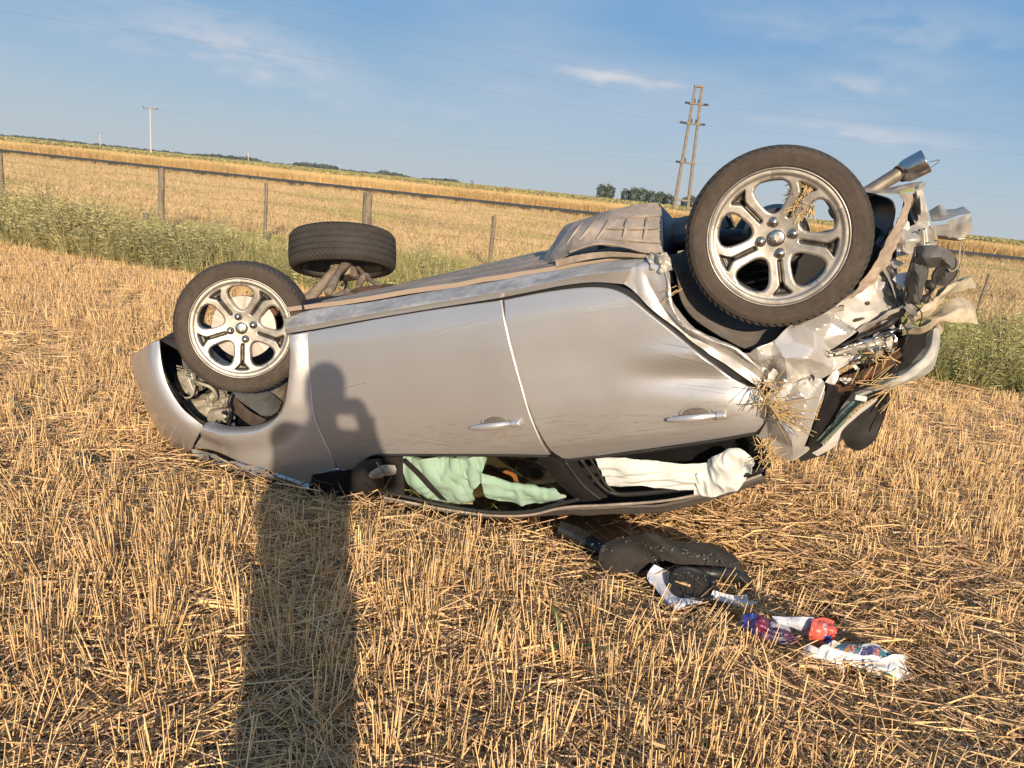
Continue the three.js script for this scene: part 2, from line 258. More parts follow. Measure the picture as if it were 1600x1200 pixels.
{
  const pos = [], uv = [], idx = [], nx = 280, nz = 240; for (let j = 0; j <= nz; j++) for (let i = 0; i <= nx; i++) { const x = -16 + 32 * i / nx, z = mix(5, edgeZ(x) - 1.5, j / nz); pos.push(x, relief(x, z), z); uv.push(x / 2.3, z / 2.3); }
  for (let j = 0; j < nz; j++) for (let i = 0; i < nx; i++) { const a = j * (nx + 1) + i, b = a + nx + 1; idx.push(a, a + 1, b, b, a + 1, b + 1); }
  structure('stubble_soil', geo(pos, idx, uv), std(.78, .74, .68, 1, { map: soilTex, bumpMap: crumb, bumpScale: .01 }));
}
{
  const strip = (o0, o1, y, x0 = -400, x1 = 400) => { const pos = [], uv = [], idx = [], n = 160; for (let i = 0; i <= n; i++) { const x = mix(x0, x1, i / n), z = roadZ(x); pos.push(x, y, z + o0, x, y, z + o1); uv.push(x / 4, o0 / 4, x / 4, o1 / 4); if (i < n) { const a = i * 2; idx.push(a, a + 2, a + 1, a + 2, a + 3, a + 1); } } return geo(pos, idx, uv); };
  structure('road', strip(4.0, -4.0, .42), std(.10, .098, .096, .9, { map: grime }));
  const bank = (o0, y0, o1, y1) => { const g = strip(o0, o1, y0), p = g.attributes.position; for (let i = 1; i < p.count; i += 2) p.setY(i, y1); g.computeVertexNormals(); return g; };
  structure('road_embankment', merge([bank(7.5, -.04, 4.0, .415), bank(-4.0, .415, -7.5, -.04)]), std(.36, .30, .19, 1, { map: meadowTex }));
  structure('crop_field', strip(-34, -1500, .01, -2500, 2500), std(.26, .225, .10, 1, { map: grime }));
}

// ---------------------------------------------------------------- blades, stalks, scattering
function bladeSet(r, n, f) {          // f(i) -> {base:[x,y,z], dir:[x,y,z], len, width, bend, color:[r,g,b], round}
  const pos = [], col = [], nor = [], idx = [];
  for (let i = 0; i < n; i++) {
    const b = f(i), d = V(b.dir).normalize(), side = new THREE.Vector3(r() - .5, .15 * (r() - .5), r() - .5).cross(d).normalize(), up = d.clone().cross(side).normalize(), o = V(b.base), c = b.color;
    if (b.round) {                    // three-sided stalk, cut square at the top
      const s = pos.length / 3, seg = b.seg || 1; for (let k = 0; k <= seg; k++) { const t = k / seg, p = o.clone().addScaledVector(d, b.len * t).addScaledVector(side, (b.bend || 0) * b.len * t * t), w = b.width * mix(1, .85, t); for (let q = 0; q < 3; q++) { const a = q * 2.094; const e = side.clone().multiplyScalar(Math.cos(a)).addScaledVector(up, Math.sin(a)); pos.push(p.x + e.x * w, p.y + e.y * w, p.z + e.z * w); nor.push(e.x, e.y, e.z); const sh = b.tip ? mix(1, b.tip, t) : 1; col.push(c[0] * sh, c[1] * sh, c[2] * sh); } }
      for (let k = 0; k < seg; k++) for (let q = 0; q < 3; q++) { const a = s + k * 3 + q, a2 = s + k * 3 + (q + 1) % 3; idx.push(a, a2, a + 3, a2, a2 + 3, a + 3); } idx.push(s + seg * 3, s + seg * 3 + 1, s + seg * 3 + 2);
    } else {                          // flat bending blade
      const seg = b.seg || 2, s = pos.length / 3; for (let k = 0; k <= seg; k++) { const t = k / seg, p = o.clone().addScaledVector(d, b.len * t); const bd = (b.bend || 0) * b.len * t * t; p.addScaledVector(up, bd); p.y -= Math.abs(bd) * .6; const w = b.width * (b.leaf ? Math.sin(Math.PI * (.12 + .86 * t)) : 1 - .85 * t); for (const e of [-1, 1]) { pos.push(p.x + side.x * w * e, p.y + side.y * w * e, p.z + side.z * w * e); nor.push(up.x + side.x * .4 * e, up.y + .2, up.z + side.z * .4 * e); col.push(...c); } }
      for (let k = 0; k < seg; k++) { const a = s + k * 2; idx.push(a, a + 1, a + 2, a + 1, a + 3, a + 2); }
    }
  }
  const g = new THREE.BufferGeometry(); g.setAttribute('position', new THREE.Float32BufferAttribute(pos, 3)); g.setAttribute('normal', new THREE.Float32BufferAttribute(nor, 3)); g.setAttribute('color', new THREE.Float32BufferAttribute(col, 3)); g.setIndex(idx); g.computeVertexNormals(); return g;
}
const vegMat = (rough = .75, trans = 0) => trans ? new THREE.MeshPhysicalMaterial({ vertexColors: true, roughness: rough, transmission: trans, thickness: 0, side: THREE.DoubleSide }) : new THREE.MeshStandardMaterial({ vertexColors: true, roughness: rough, side: THREE.DoubleSide });
const strawMat = vegMat(.55), leafMat = vegMat(.8);
function scatter(name, label, category, variants, mat, places) {   // places: [x, y, z, turn, scale, tone, variant, tiltX, tiltZ]
  const o = new THREE.Group(); o.userData.kind = 'stuff'; o.userData.label = label; o.userData.category = category;
  const m = new THREE.Matrix4(), q = new THREE.Quaternion(), e = new THREE.Euler(), c = new THREE.Color();
  variants.forEach((g, v) => { const ps = places.filter(p => p[6] % variants.length === v); if (!ps.length) return; const im = new THREE.InstancedMesh(g, mat, ps.length); im.name = name + '_clump'; im.userData.kind = 'stuff'; ps.forEach((p, i) => { e.set(p[7] || 0, p[3], p[8] || 0, 'YXZ'); q.setFromEuler(e); const s = p[4]; m.compose(new THREE.Vector3(p[0], p[1], p[2]), q, Array.isArray(s) ? V(s) : new THREE.Vector3(s, s, s)); im.setMatrixAt(i, m); const t = p[5]; Array.isArray(t) ? c.setRGB(...t) : c.setRGB(t, t, t); im.setColorAt(i, c); }); o.add(im); });
  return add(o, name);
}
const carInv = new THREE.Matrix4();      // set once the car stands


// ================================================================ the overturned car
const car = new THREE.Group();
{
  const q = [0.92209, 0.26603, 0.28102, 0.24652, -0.96361, 0.10333, 0.29828, -0.026, -0.95412, -1.21737, 1.03039, -4.29057];
  const m = new THREE.Matrix4().makeBasis(new THREE.Vector3(q[0], q[1], q[2]), new THREE.Vector3(q[3], q[4], q[5]), new THREE.Vector3(q[6], q[7], q[8]));
  m.setPosition(q[9], q[10], q[11]); m.decompose(car.position, car.quaternion, car.scale);
}
car.updateMatrixWorld(true);
add(car, 'overturned_car');
tag(car, 'silver five-door hatchback lying on its roof in the stubble with a crushed rear end', 'car');
const cp = (name, g, mat, parent = car) => part(name, g, mat, parent);
const PH = [.10, .17, .20, .24, .30, .385, .5, .65, .75, .85, .93, 1.0, 1.4, 1.6], PW = [.60, .76, .785, .803, .826, .851, .859, .862, .860, .852, .838, .805, .60, .50];
const profRaw = h => { let i = 0; while (i < PH.length - 2 && h > PH[i + 1]) i++; return mix(PW[i], PW[i + 1], clamp((h - PH[i]) / (PH[i + 1] - PH[i]), -1, 2)); };
const prof = h => (profRaw(h) * 2 + profRaw(h - .010) + profRaw(h + .010) + profRaw(h - .005) + profRaw(h + .005)) / 6;
const wave = (l, h) => .0012 * fbm(l * 5, h * 5, 1, 3);

// ---- doors
const doorF = outline([[[0.507,0.341,0.838],[0.699,0.333,0.836],[0.887,0.326,0.834],[1.186,0.321,0.832],[1.422,0.322,0.833]],[[1.422,0.322,0.833],[1.426,0.349,0.84],[1.432,0.408,0.853],[1.44,0.491,0.858],[1.453,0.588,0.861],[1.467,0.693,0.861],[1.48,0.79,0.857],[1.499,0.879,0.847],[1.52,0.974,0.817]],[[1.52,0.974,0.817],[1.363,0.959,0.824],[1.08,0.935,0.836],[0.901,0.922,0.839],[0.753,0.912,0.841]],[[0.753,0.912,0.841],[0.706,0.918,0.84],[0.672,0.934,0.836],[0.623,0.961,0.823],[0.577,0.982,0.813],[0.513,0.981,0.814]],[[0.513,0.981,0.814],[0.514,0.901,0.843],[0.493,0.802,0.856],[0.479,0.712,0.861],[0.481,0.61,0.861],[0.488,0.51,0.859],[0.499,0.426,0.854],[0.507,0.341,0.838]]]);
const frontDoor = cp('front_door', panel(doorF, (l, h) => prof(h) + wave(l, h) - .012 * sstep(.9, 1.0, h)), M.frontDoorPaint);
const doorR = outline([[[1.431,0.322,0.832],[1.598,0.314,0.83],[1.741,0.316,0.831],[1.816,0.324,0.833],[1.877,0.341,0.838],[1.935,0.378,0.849],[2.001,0.444,0.855],[2.088,0.533,0.86],[2.174,0.622,0.861],[2.259,0.71,0.861],[2.317,0.752,0.86],[2.358,0.775,0.858]],[[2.358,0.775,0.858],[2.378,0.82,0.854],[2.38,0.867,0.849],[2.362,0.906,0.842],[2.334,0.934,0.836]],[[2.334,0.934,0.836],[2.167,0.954,0.827],[1.963,0.972,0.818],[1.749,0.99,0.81],[1.6,1.002,0.804],[1.573,1,0.805]],[[1.573,1,0.805],[1.535,0.96,0.824],[1.512,0.9,0.843],[1.49,0.829,0.854],[1.474,0.747,0.86],[1.454,0.635,0.862],[1.441,0.524,0.859],[1.432,0.408,0.853],[1.431,0.322,0.832]]]);
const dentR = (l, h) => { // long fold above the handle, towards the crushed tail
  const a = (h - .70 - .10 * (l - 2.1)), b = sstep(1.80, 2.25, l); const f = -.030 * b * Math.exp(-((a / .055) ** 2)) + .016 * b * Math.exp(-(((a + .075) / .05) ** 2));
  const c = Math.exp(-(((l - 2.36) / .09) ** 2 + ((h - .80) / .07) ** 2)) * -.012; const e = .012 * Math.exp(-(((l - 1.75) / .28) ** 2 + ((h - .62) / .2) ** 2)); return f + c - e; };
const rearDoor = cp('rear_door', panel(doorR, (l, h) => prof(h) + wave(l, h) + dentR(l, h) - .012 * sstep(.9, 1.0, h), { step: .02 }), M.rearDoorPaint);
// dark seams behind the doors
cp('door_frame', panel(outline([[[0.497,0.329,0.834],[1.187,0.303,0.827],[1.44,0.306,0.828],[1.732,0.298,0.825],[1.881,0.325,0.833],[1.974,0.385,0.851],[2.102,0.516,0.859],[2.227,0.644,0.862],[2.393,0.781,0.858]],[[2.393,0.781,0.858],[2.388,0.873,0.848],[2.344,0.951,0.828]],[[2.344,0.951,0.828],[1.968,0.984,0.813],[1.598,1.008,0.801],[1.522,0.987,0.811],[1.077,0.944,0.831],[0.743,0.923,0.839]],[[0.743,0.923,0.839],[0.53,0.961,0.823],[0.508,0.833,0.853],[0.479,0.683,0.861],[0.491,0.454,0.856],[0.497,0.329,0.834]]], .04), (l, h) => prof(h) - .030, { step: .06, r: 0, flange: .02 }), M.black);
// handles: recess cup, bar and lock cap
for (const [door, d] of [[frontDoor, [0, 0]], [rearDoor, [1, 0]]]) {
  const c = d[0] ? [2.134,0.846,0.852] : [1.329,0.813,0.855], ang = d[0] ? .012 : .0, w0 = prof(c[1]) + (d[0] ? dentR(c[0], c[1]) : 0);
  const at = (x, y, z) => [c[0] + x * Math.cos(ang) - y * Math.sin(ang), c[1] + y + x * Math.sin(ang), w0 + z];
  const cup = []; for (let j = 0; j <= 5; j++) { const row = []; for (let i = 0; i <= 14; i++) { const a = i / 14 * Math.PI * 2, r = [1.06, 1, .93, .75, .4, .02][j]; row.push(at(Math.cos(a) * .062 * r - .006, Math.sin(a) * .030 * r - .006, [.0005, .003, -.001, .002, .004, .005][j])); } cup.push(row); }
  cp('handle_cup', loft(cup, { n: 28, m: 2, thick: 0 }), M.alloyDark, door);
  const bar = []; for (let i = 0; i <= 8; i++) { const t = i / 8, row = []; const hw = .013 * Math.sqrt(Math.sin(Math.PI * (.06 + .80 * t))) * (1.05), out = .016 + .017 * Math.sin(Math.PI * clamp(t * 1.05)); for (let k = 0; k <= 10; k++) { const a = k / 10 * Math.PI * 2; row.push(at(-.112 + .178 * t, .009 + Math.sin(a) * hw * 1.15 - .004 * t, out + Math.cos(a) * .009)); } bar.push(row); }
  const hb = cp('door_handle', merge([loft(bar, { n: 20, m: 3, thick: 0 }), tube([at(-.100, .008, -.01), at(-.098, .008, .018)], .008, { n: 2 }), tube([at(.06, .006, -.01), at(.058, .006, .022)], .009, { n: 2 })]), M.paint, door);
  const cap = []; for (let i = 0; i <= 5; i++) { const row = []; const hw = [.012, .0145, .015, .0145, .012, .001][i]; for (let k = 0; k <= 10; k++) { const a = k / 10 * Math.PI * 2; row.push(at(.068 + .037 * [0, .05, .4, .8, .97, 1][i], .007 + Math.sin(a) * hw, .014 + Math.cos(a) * .013 * (i === 5 ? .1 : 1))); } cap.push(row); }
  cp('lock_cap', loft(cap, { n: 20, m: 2, thick: 0 }), M.paint, door);
}
// belt mouldings
cp('belt_moulding', tube([[0.752,0.915,0.841],[1.078,0.939,0.834],[1.362,0.962,0.823],[1.514,0.977,0.816]], .006), M.trim, frontDoor);
cp('belt_moulding', tube([[1.578,1.003,0.803],[1.748,0.994,0.808],[1.962,0.978,0.816],[2.166,0.959,0.824],[2.332,0.939,0.834]], .006), M.trim, rearDoor);

// ---- sill: door-line edge, crease, upper edge, flange
{
  const A = [[0.384,0.334,0.824],[0.502,0.333,0.824],[0.788,0.323,0.821],[1.093,0.316,0.819],[1.408,0.311,0.817],[1.517,0.306,0.816],[1.692,0.298,0.813],[1.805,0.303,0.815],[1.916,0.326,0.822]];
  const B = [[0.393,0.313,0.835],[0.514,0.311,0.835],[0.8,0.302,0.835],[1.104,0.295,0.835],[1.417,0.289,0.835],[1.526,0.286,0.835],[1.702,0.273,0.835],[1.814,0.272,0.835],[1.948,0.281,0.835]];
  const B2 = [[0.391,0.305,0.829],[0.512,0.303,0.829],[0.798,0.294,0.829],[1.103,0.287,0.829],[1.417,0.282,0.829],[1.526,0.279,0.829],[1.701,0.266,0.829],[1.813,0.265,0.829],[1.948,0.274,0.829]];
  const Cc = [[0.346,0.269,0.755],[0.474,0.25,0.755],[0.764,0.254,0.755],[1.075,0.248,0.755],[1.396,0.245,0.755],[1.508,0.239,0.755],[1.63,0.239,0.755],[1.799,0.233,0.755],[1.996,0.242,0.755]];
  const E = Cc.map(p => [p[0], p[1] - .004, p[2] - .03]), E2 = Cc.map(p => [p[0], p[1] + .02, p[2] - .10]);
  cp('sill', loft([A, B], { n: 60, m: 4, thick: .003 }), M.paint);
  cp('sill_cover', loft([B, B2, Cc, E, E2], { n: 60, m: 5, across: false, thick: .004, amp: .0025, freq: 14 }), M.sillPlastic);
  const f = [[0.374,0.271,0.8],[0.364,0.331,0.8]]; cp('sill_end_cap', loft([f, f.map(p => [p[0] + .01, p[1] + .004, p[2] - .14])], { n: 4, m: 2 }), M.sillPlastic);
}
// ---- underbody
{
  // the floor is twisted: it rises towards the far side
  const rows = []; const floorH = (l, w) => { const mid = .211 - .062 * (l - .44), far = .212 - .064 * l; return w > 0 ? mix(mid, .243, w / .74) : mix(mid, far, -w / .74); };
  const hAt = (l, w) => floorH(l, w) + .014 * Math.exp(-((w / .14) ** 2)) + .004 * Math.sign(Math.sin(w * 22)) * (Math.abs(w) < .6 ? 1 : 0) + .008 * fbm(l * 6, w * 6, 1, 3) - .012 * sstep(.62, .70, -w);
  for (let j = 0; j <= 44; j++) { const w = -.76 + 1.48 * j / 44, row = []; for (let i = 0; i <= 30; i++) { const l = .34 + 1.72 * i / 30; row.push([l, hAt(l, w), w]); } rows.push(row); }
  cp('underbody', loft(rows, { n: 60, m: 1, along: false, across: false, thick: .02 }), M.dirt);
  // front subframe, ribs, lines
  cp('front_subframe', merge([loft([[[.40, .235, .6], [.40, .22, -.5]], [[.25, .225, .5], [.2, .19, -.42]], [[-.02, .25, .42], [-.05, .22, -.40]], [[-.12, .3, .38], [-.12, .28, -.38]]], { n: 12, m: 4, thick: .03, amp: .03, freq: 7 }), tube([[.34, .22, .55], [.28, .21, .2], [.30, .19, -.2], [.25, .19, -.5]], .025, { n: 30 }), tube([[.46, .21, .35], [.42, .19, .2], [.46, .19, .05]], .02)]), M.rust);
  cp('brake_line', tube([[.5, .225, .60], [.8, .222, .62], [1.3, .215, .60], [2.0, .205, .62]], .006, { n: 40 }), M.trim);
  cp('jacking_rib', loft([[[.5, .245, .68], [2.0, .24, .68]], [[.5, .228, .685], [2.0, .222, .685]], [[.5, .228, .695], [2.0, .222, .695]], [[.5, .245, .70], [2.0, .24, .70]]], { n: 40, m: 2, across: false, thick: .002, amp: .006, freq: 12 }), M.dirt);
  for (const l of [.62, .95, 1.3, 1.62]) cp('floor_rib', loft([[-.06, .006], [-.03, -.014], [.03, -.014], [.06, .006]].map(([a, b]) => [.55, .2, -.2, -.6].map(w => [l + a, floorH(l, w) + b, w])), { n: 30, m: 2, thick: .002, amp: .006 }), M.dirt);
}
// ---- ribbed rear under-tray, torn up from the floor
{
  const e = [[1.574,0.199,0.68],[1.63,0.194,0.692],[1.721,0.164,0.719],[1.804,0.154,0.73],[1.913,0.181,0.759],[2.023,0.229,0.758],[2.064,0.226,0.754]];
  const rows = [
    [[1.526,0.199,0.537],[1.611,0.198,0.656],[1.694,0.173,0.708],[1.758,0.162,0.727],[1.822,0.159,0.746],[1.924,0.185,0.766],[2.007,0.219,0.773],[2.069,0.226,0.773]],
    [[1.522,0.167,0.469],[1.62,0.147,0.602],[1.7,0.13,0.657],[1.761,0.132,0.689],[1.829,0.141,0.708],[1.921,0.157,0.731],[2.006,0.178,0.736],[2.068,0.198,0.743]],
    [[1.544,0.107,0.367],[1.635,0.096,0.525],[1.706,0.092,0.606],[1.77,0.095,0.648],[1.838,0.104,0.667],[1.926,0.116,0.691],[2.006,0.126,0.696],[2.07,0.142,0.707]],
    [[1.567,0.043,0.242],[1.659,0.044,0.423],[1.718,0.053,0.51],[1.782,0.057,0.563],[1.847,0.063,0.594],[1.924,0.072,0.621],[2.003,0.08,0.637],[2.066,0.088,0.647]],
    [[1.574,0.037,0.131],[1.657,0.033,0.315],[1.715,0.031,0.401],[1.778,0.03,0.464],[1.839,0.021,0.516],[1.931,0.022,0.547],[1.994,0.026,0.568],[2.053,0.032,0.59]]];
  const tray = cp('under_tray', loft(rows, { n: 70, m: 10, along: false, thick: .006, amp: .008, freq: 10 }), M.tray);
  for (const [a, b] of [[[[1.783,0.057,0.568],[1.771,0.095,0.653],[1.732,0.13,0.678]], 0], [[[1.848,0.063,0.599],[1.839,0.104,0.673],[1.809,0.14,0.71]], 0], [[[2.004,0.08,0.642],[2.007,0.127,0.701],[1.995,0.174,0.739]], 0], [[[1.925,0.072,0.626],[1.927,0.116,0.696],[1.916,0.157,0.733]], 0], [[[1.72,0.054,0.515],[1.707,0.093,0.611],[1.667,0.138,0.638]], 0]])
    cp('tray_rib', tube(a, t => .009 * Math.sin(Math.PI * (.08 + .84 * t)), { n: 14, k: 6 }), M.tray, tray);
  for (const [a] of [[[[1.839,0.104,0.673],[1.927,0.116,0.696],[2.057,0.137,0.711]]], [[[1.856,0.065,0.602],[1.952,0.074,0.633],[2.064,0.088,0.653]]], [[[1.83,0.141,0.713],[1.946,0.164,0.739],[2.065,0.195,0.749]]]])
    cp('tray_rib', tube(a, t => .008 * Math.sin(Math.PI * (.05 + .9 * t)), { n: 14, k: 6 }), M.tray, tray);
  cp('tray_edge', tube(rows[0].slice(2), .006, { n: 40 }), M.tray, tray);
  const t = [[2.052,0.034,0.591],[2.068,0.091,0.647],[2.074,0.147,0.706],[2.071,0.227,0.773]]; cp('tray_side', loft([t, t.map(p => [p[0] + .03, p[1] + .06, p[2] - .12])], { n: 12, m: 3, thick: .004 }), M.black, tray);
  // fuel tank and axle beam behind it
  cp('fuel_tank', loft([[[1.75, .17, .45], [2.3, .17, .45]], [[1.75, .12, .4], [2.28, .10, .4]], [[1.75, .10, -.1], [2.28, .09, -.1]], [[1.75, .12, -.5], [2.28, .12, -.5]]], { n: 14, m: 5, thick: .03, amp: .02 }), M.liner);
  cp('sill_pinch_weld', loft([[[1.635,0.197,0.712],[1.736,0.191,0.728],[1.854,0.197,0.74],[1.98,0.225,0.763],[2.024,0.236,0.77]], [[1.635,0.225,0.726],[1.736,0.216,0.742],[1.854,0.216,0.753],[1.98,0.237,0.775],[2.024,0.246,0.782]]], { n: 30, m: 3, thick: .004, amp: .003, freq: 16 }), M.dirt);
  cp('rear_axle_beam', tube([[2.46, .24, .74], [2.40, .22, .4], [2.38, .22, -.1], [2.42, .24, -.6]], .05, { n: 24, k: 10 }), M.black);
  cp('spring', (() => { const p = []; for (let i = 0; i <= 60; i++) p.push([2.38 + Math.cos(i * .7) * .055, .26 + i * .0035, .48 + Math.sin(i * .7) * .055]); return tube(p, .007, { n: 120, k: 6 }); })(), M.black);
  cp('damper', tube([[2.407,0.125,0.55],[2.241,0.324,0.55]], .03), M.black);
  cp('trailing_arm', tube([[2.0, .2, .58], [2.2, .2, .62], [2.45, .24, .70]], .035), M.black);
}

// ---- front wing and bumper corner
{
  const arch = [[0.406,0.343,0.839],[0.405,0.425,0.854],[0.381,0.52,0.859],[0.337,0.635,0.862],[0.302,0.682,0.861],[0.235,0.728,0.86],[0.14,0.754,0.86],[-.006,0.754,0.85],[-.09,0.743,0.83],[-.172,0.718,0.816]];
  const wing = outline([[[0.51,0.339,0.837],[0.499,0.426,0.854],[0.484,0.51,0.859],[0.477,0.61,0.861],[0.475,0.712,0.861],[0.49,0.802,0.856],[0.511,0.901,0.843],[0.505,0.97,0.819]],[[0.505,0.97,0.819],[0.434,0.983,0.813],[0.37,0.993,0.808],[0.328,1.045,0.782]],[[0.328,1.045,0.782],[0.244,1.006,0.802],[0.125,0.944,0.831],[-.078,0.889,0.815],[-.209,0.857,0.786],[-.327,0.829,0.764]],[[-.327,0.829,0.764],[-.248,0.773,0.788],[-.172,0.718,0.816]],[[-.172,0.718,0.816],[-.09,0.743,0.83],[-.006,0.754,0.85],[0.14,0.754,0.86],[0.235,0.728,0.86],[0.302,0.682,0.861],[0.337,0.635,0.862],[0.381,0.52,0.859],[0.405,0.425,0.854],[0.406,0.343,0.839]],[[0.406,0.343,0.839],[0.51,0.339,0.837]]]);
  const dArch = (l, h) => { let d = 9; for (let i = 0; i < arch.length - 1; i++) { const a = arch[i], b = arch[i + 1], x = b[0] - a[0], y = b[1] - a[1], t = clamp(((l - a[0]) * x + (h - a[1]) * y) / (x * x + y * y)); d = Math.min(d, Math.hypot(l - a[0] - x * t, h - a[1] - y * t)); } return d; };
  const ws = (l, h) => { const d = dArch(l, h); return prof(h) - .004 + wave(l, h) + .018 * (1 - sstep(.0, .085, d)) - .016 * sstep(.10, .0, d) * sstep(.02, .0, d) - .012 * Math.exp(-(((d - .10) / .03) ** 2)) - .10 * sstep(.12, -.30, l) * sstep(.70, .95, h) - .05 * sstep(.0, -.3, l) ; };
  const w = cp('front_wing', panel(wing, ws, { step: .02, flange: .015 }), M.paint);
  cp('arch_lip', loft([arch.map(p => [p[0], p[1], ws(p[0], p[1]) - .006]), arch.map(p => [p[0] - .004, p[1] - .008, ws(p[0], p[1]) - .022]), arch.map(p => [p[0] - .012, p[1] - .014, p[2] - .06])], { n: 50, m: 4, thick: .002 }), M.paint, w);
  // bumper corner, bending round to the front of the car
  const rows = [
    [[-.387,0.285,0.76],[-.379,0.402,0.785],[-.353,0.507,0.8],[-.295,0.619,0.805],[-.244,0.675,0.8],[-.197,0.718,0.795]],
    [[-.403,0.288,0.77],[-.397,0.404,0.8],[-.376,0.511,0.815],[-.319,0.626,0.82],[-.266,0.692,0.815],[-.22,0.747,0.8]],
    [[-.47,0.302,0.75],[-.461,0.409,0.785],[-.438,0.527,0.8],[-.388,0.653,0.8],[-.336,0.737,0.79],[-.28,0.79,0.775]],
    [[-.598,0.328,0.69],[-.572,0.439,0.73],[-.541,0.561,0.745],[-.502,0.69,0.74],[-.438,0.783,0.73],[-.374,0.845,0.715]],
    [[-.745,0.348,0.6],[-.707,0.462,0.635],[-.681,0.589,0.64],[-.655,0.71,0.63],[-.593,0.827,0.62],[-.482,0.86,0.64]],
    [[-.991,0.354,0.35],[-.978,0.482,0.36],[-.951,0.622,0.36],[-.905,0.76,0.36],[-.823,0.889,0.36],[-.687,0.921,0.4]]];
  const b = cp('front_bumper', loft(rows, { n: 40, m: 6, thick: .004 }), M.paint);
  const top = rows.map(r => r[0]); cp('bumper_underside', loft([top, top.map((p, i) => [p[0] + .06, p[1] - .015, p[2] - .12]), top.map(p => [p[0] + .25, p[1] - .03, p[2] - .25])], { n: 20, m: 3, thick: .003, amp: .004 }), M.trim, b);
  cp('bumper_rim', tube(rows[0], .004, { n: 40 }), M.black, b);
  const un = [[-.406,0.282,0.74],[-.387,0.266,0.7],[-.379,0.24,0.6],[-.402,0.213,0.45]]; cp('bumper_apron', loft([un, un.map(p => [p[0] + .10, p[1] + .10, p[2] - .05]), un.map(p => [p[0] + .16, p[1] + .25, p[2] - .1])], { n: 14, m: 4, thick: .004, amp: .004 }), M.trim, b);
  // headlamp remains and bonnet edge, pressed into the straw
  cp('headlamp', loft([[[-.389,0.848,0.7],[-.255,0.881,0.72],[-.131,0.919,0.74],[0.044,0.963,0.76],[0.105,0.973,0.77]], [[-.406,0.891,0.66],[-.281,0.927,0.68],[-.154,0.962,0.7],[0.015,0.992,0.73],[0.103,0.998,0.75]], [[-.422,0.94,0.6],[-.303,0.976,0.62],[-.185,1.004,0.64],[-.011,1.025,0.68],[0.079,1.028,0.7]]], { n: 40, m: 6, thick: .003, ridge: .010, freq: 26 }), M.lamp);
  cp('headlamp_reflector', loft([[[-.395,0.866,0.68],[-.152,0.937,0.72],[0.104,0.995,0.75]], [[-.457,0.947,0.57],[-.218,1.008,0.61],[0.047,1.038,0.66]]], { n: 30, m: 8, thick: .002, ridge: .02, freq: 22 }), M.chrome);
  cp('bonnet', loft([[[-.215,0.997,0.66],[0.023,0.99,0.74],[0.211,1.017,0.78],[0.318,1.048,0.8]], [[-.304,1.029,0.58],[-.035,1.027,0.68],[0.161,1.055,0.72],[0.278,1.08,0.74]], [[-.35, .95, .4], [-.1, 1.0, .45], [.15, 1.03, .5], [.40, 1.05, .55]], [[-.45, .93, 0], [-.1, 1.02, 0], [.15, 1.05, 0], [.45, 1.07, 0]], [[-.35, .95, -.5], [-.1, .99, -.55], [.15, 1.02, -.6], [.40, 1.05, -.62]]], { n: 24, m: 6, thick: .004, amp: .006 }), M.paint);
  cp('scuttle_corner', loft([[[0.349,0.995,0.788],[0.418,0.989,0.79],[0.495,0.98,0.795],[0.562,0.995,0.787]], [[0.311,1.051,0.759],[0.386,1.081,0.743],[0.478,1.106,0.731],[0.601,1.135,0.716]], [[0.276,1.078,0.715],[0.35,1.113,0.697],[0.455,1.15,0.678],[0.58,1.179,0.663]]], { n: 20, m: 5, thick: .006 }), M.black);
  cp('scuttle_bead', tube([[0.491,0.984,0.801],[0.423,0.99,0.798],[0.359,1,0.793],[0.361,1.022,0.782],[0.44,1.056,0.764],[0.531,1.098,0.743]], .0022, { n: 40, k: 6 }), M.greyPlastic);
}
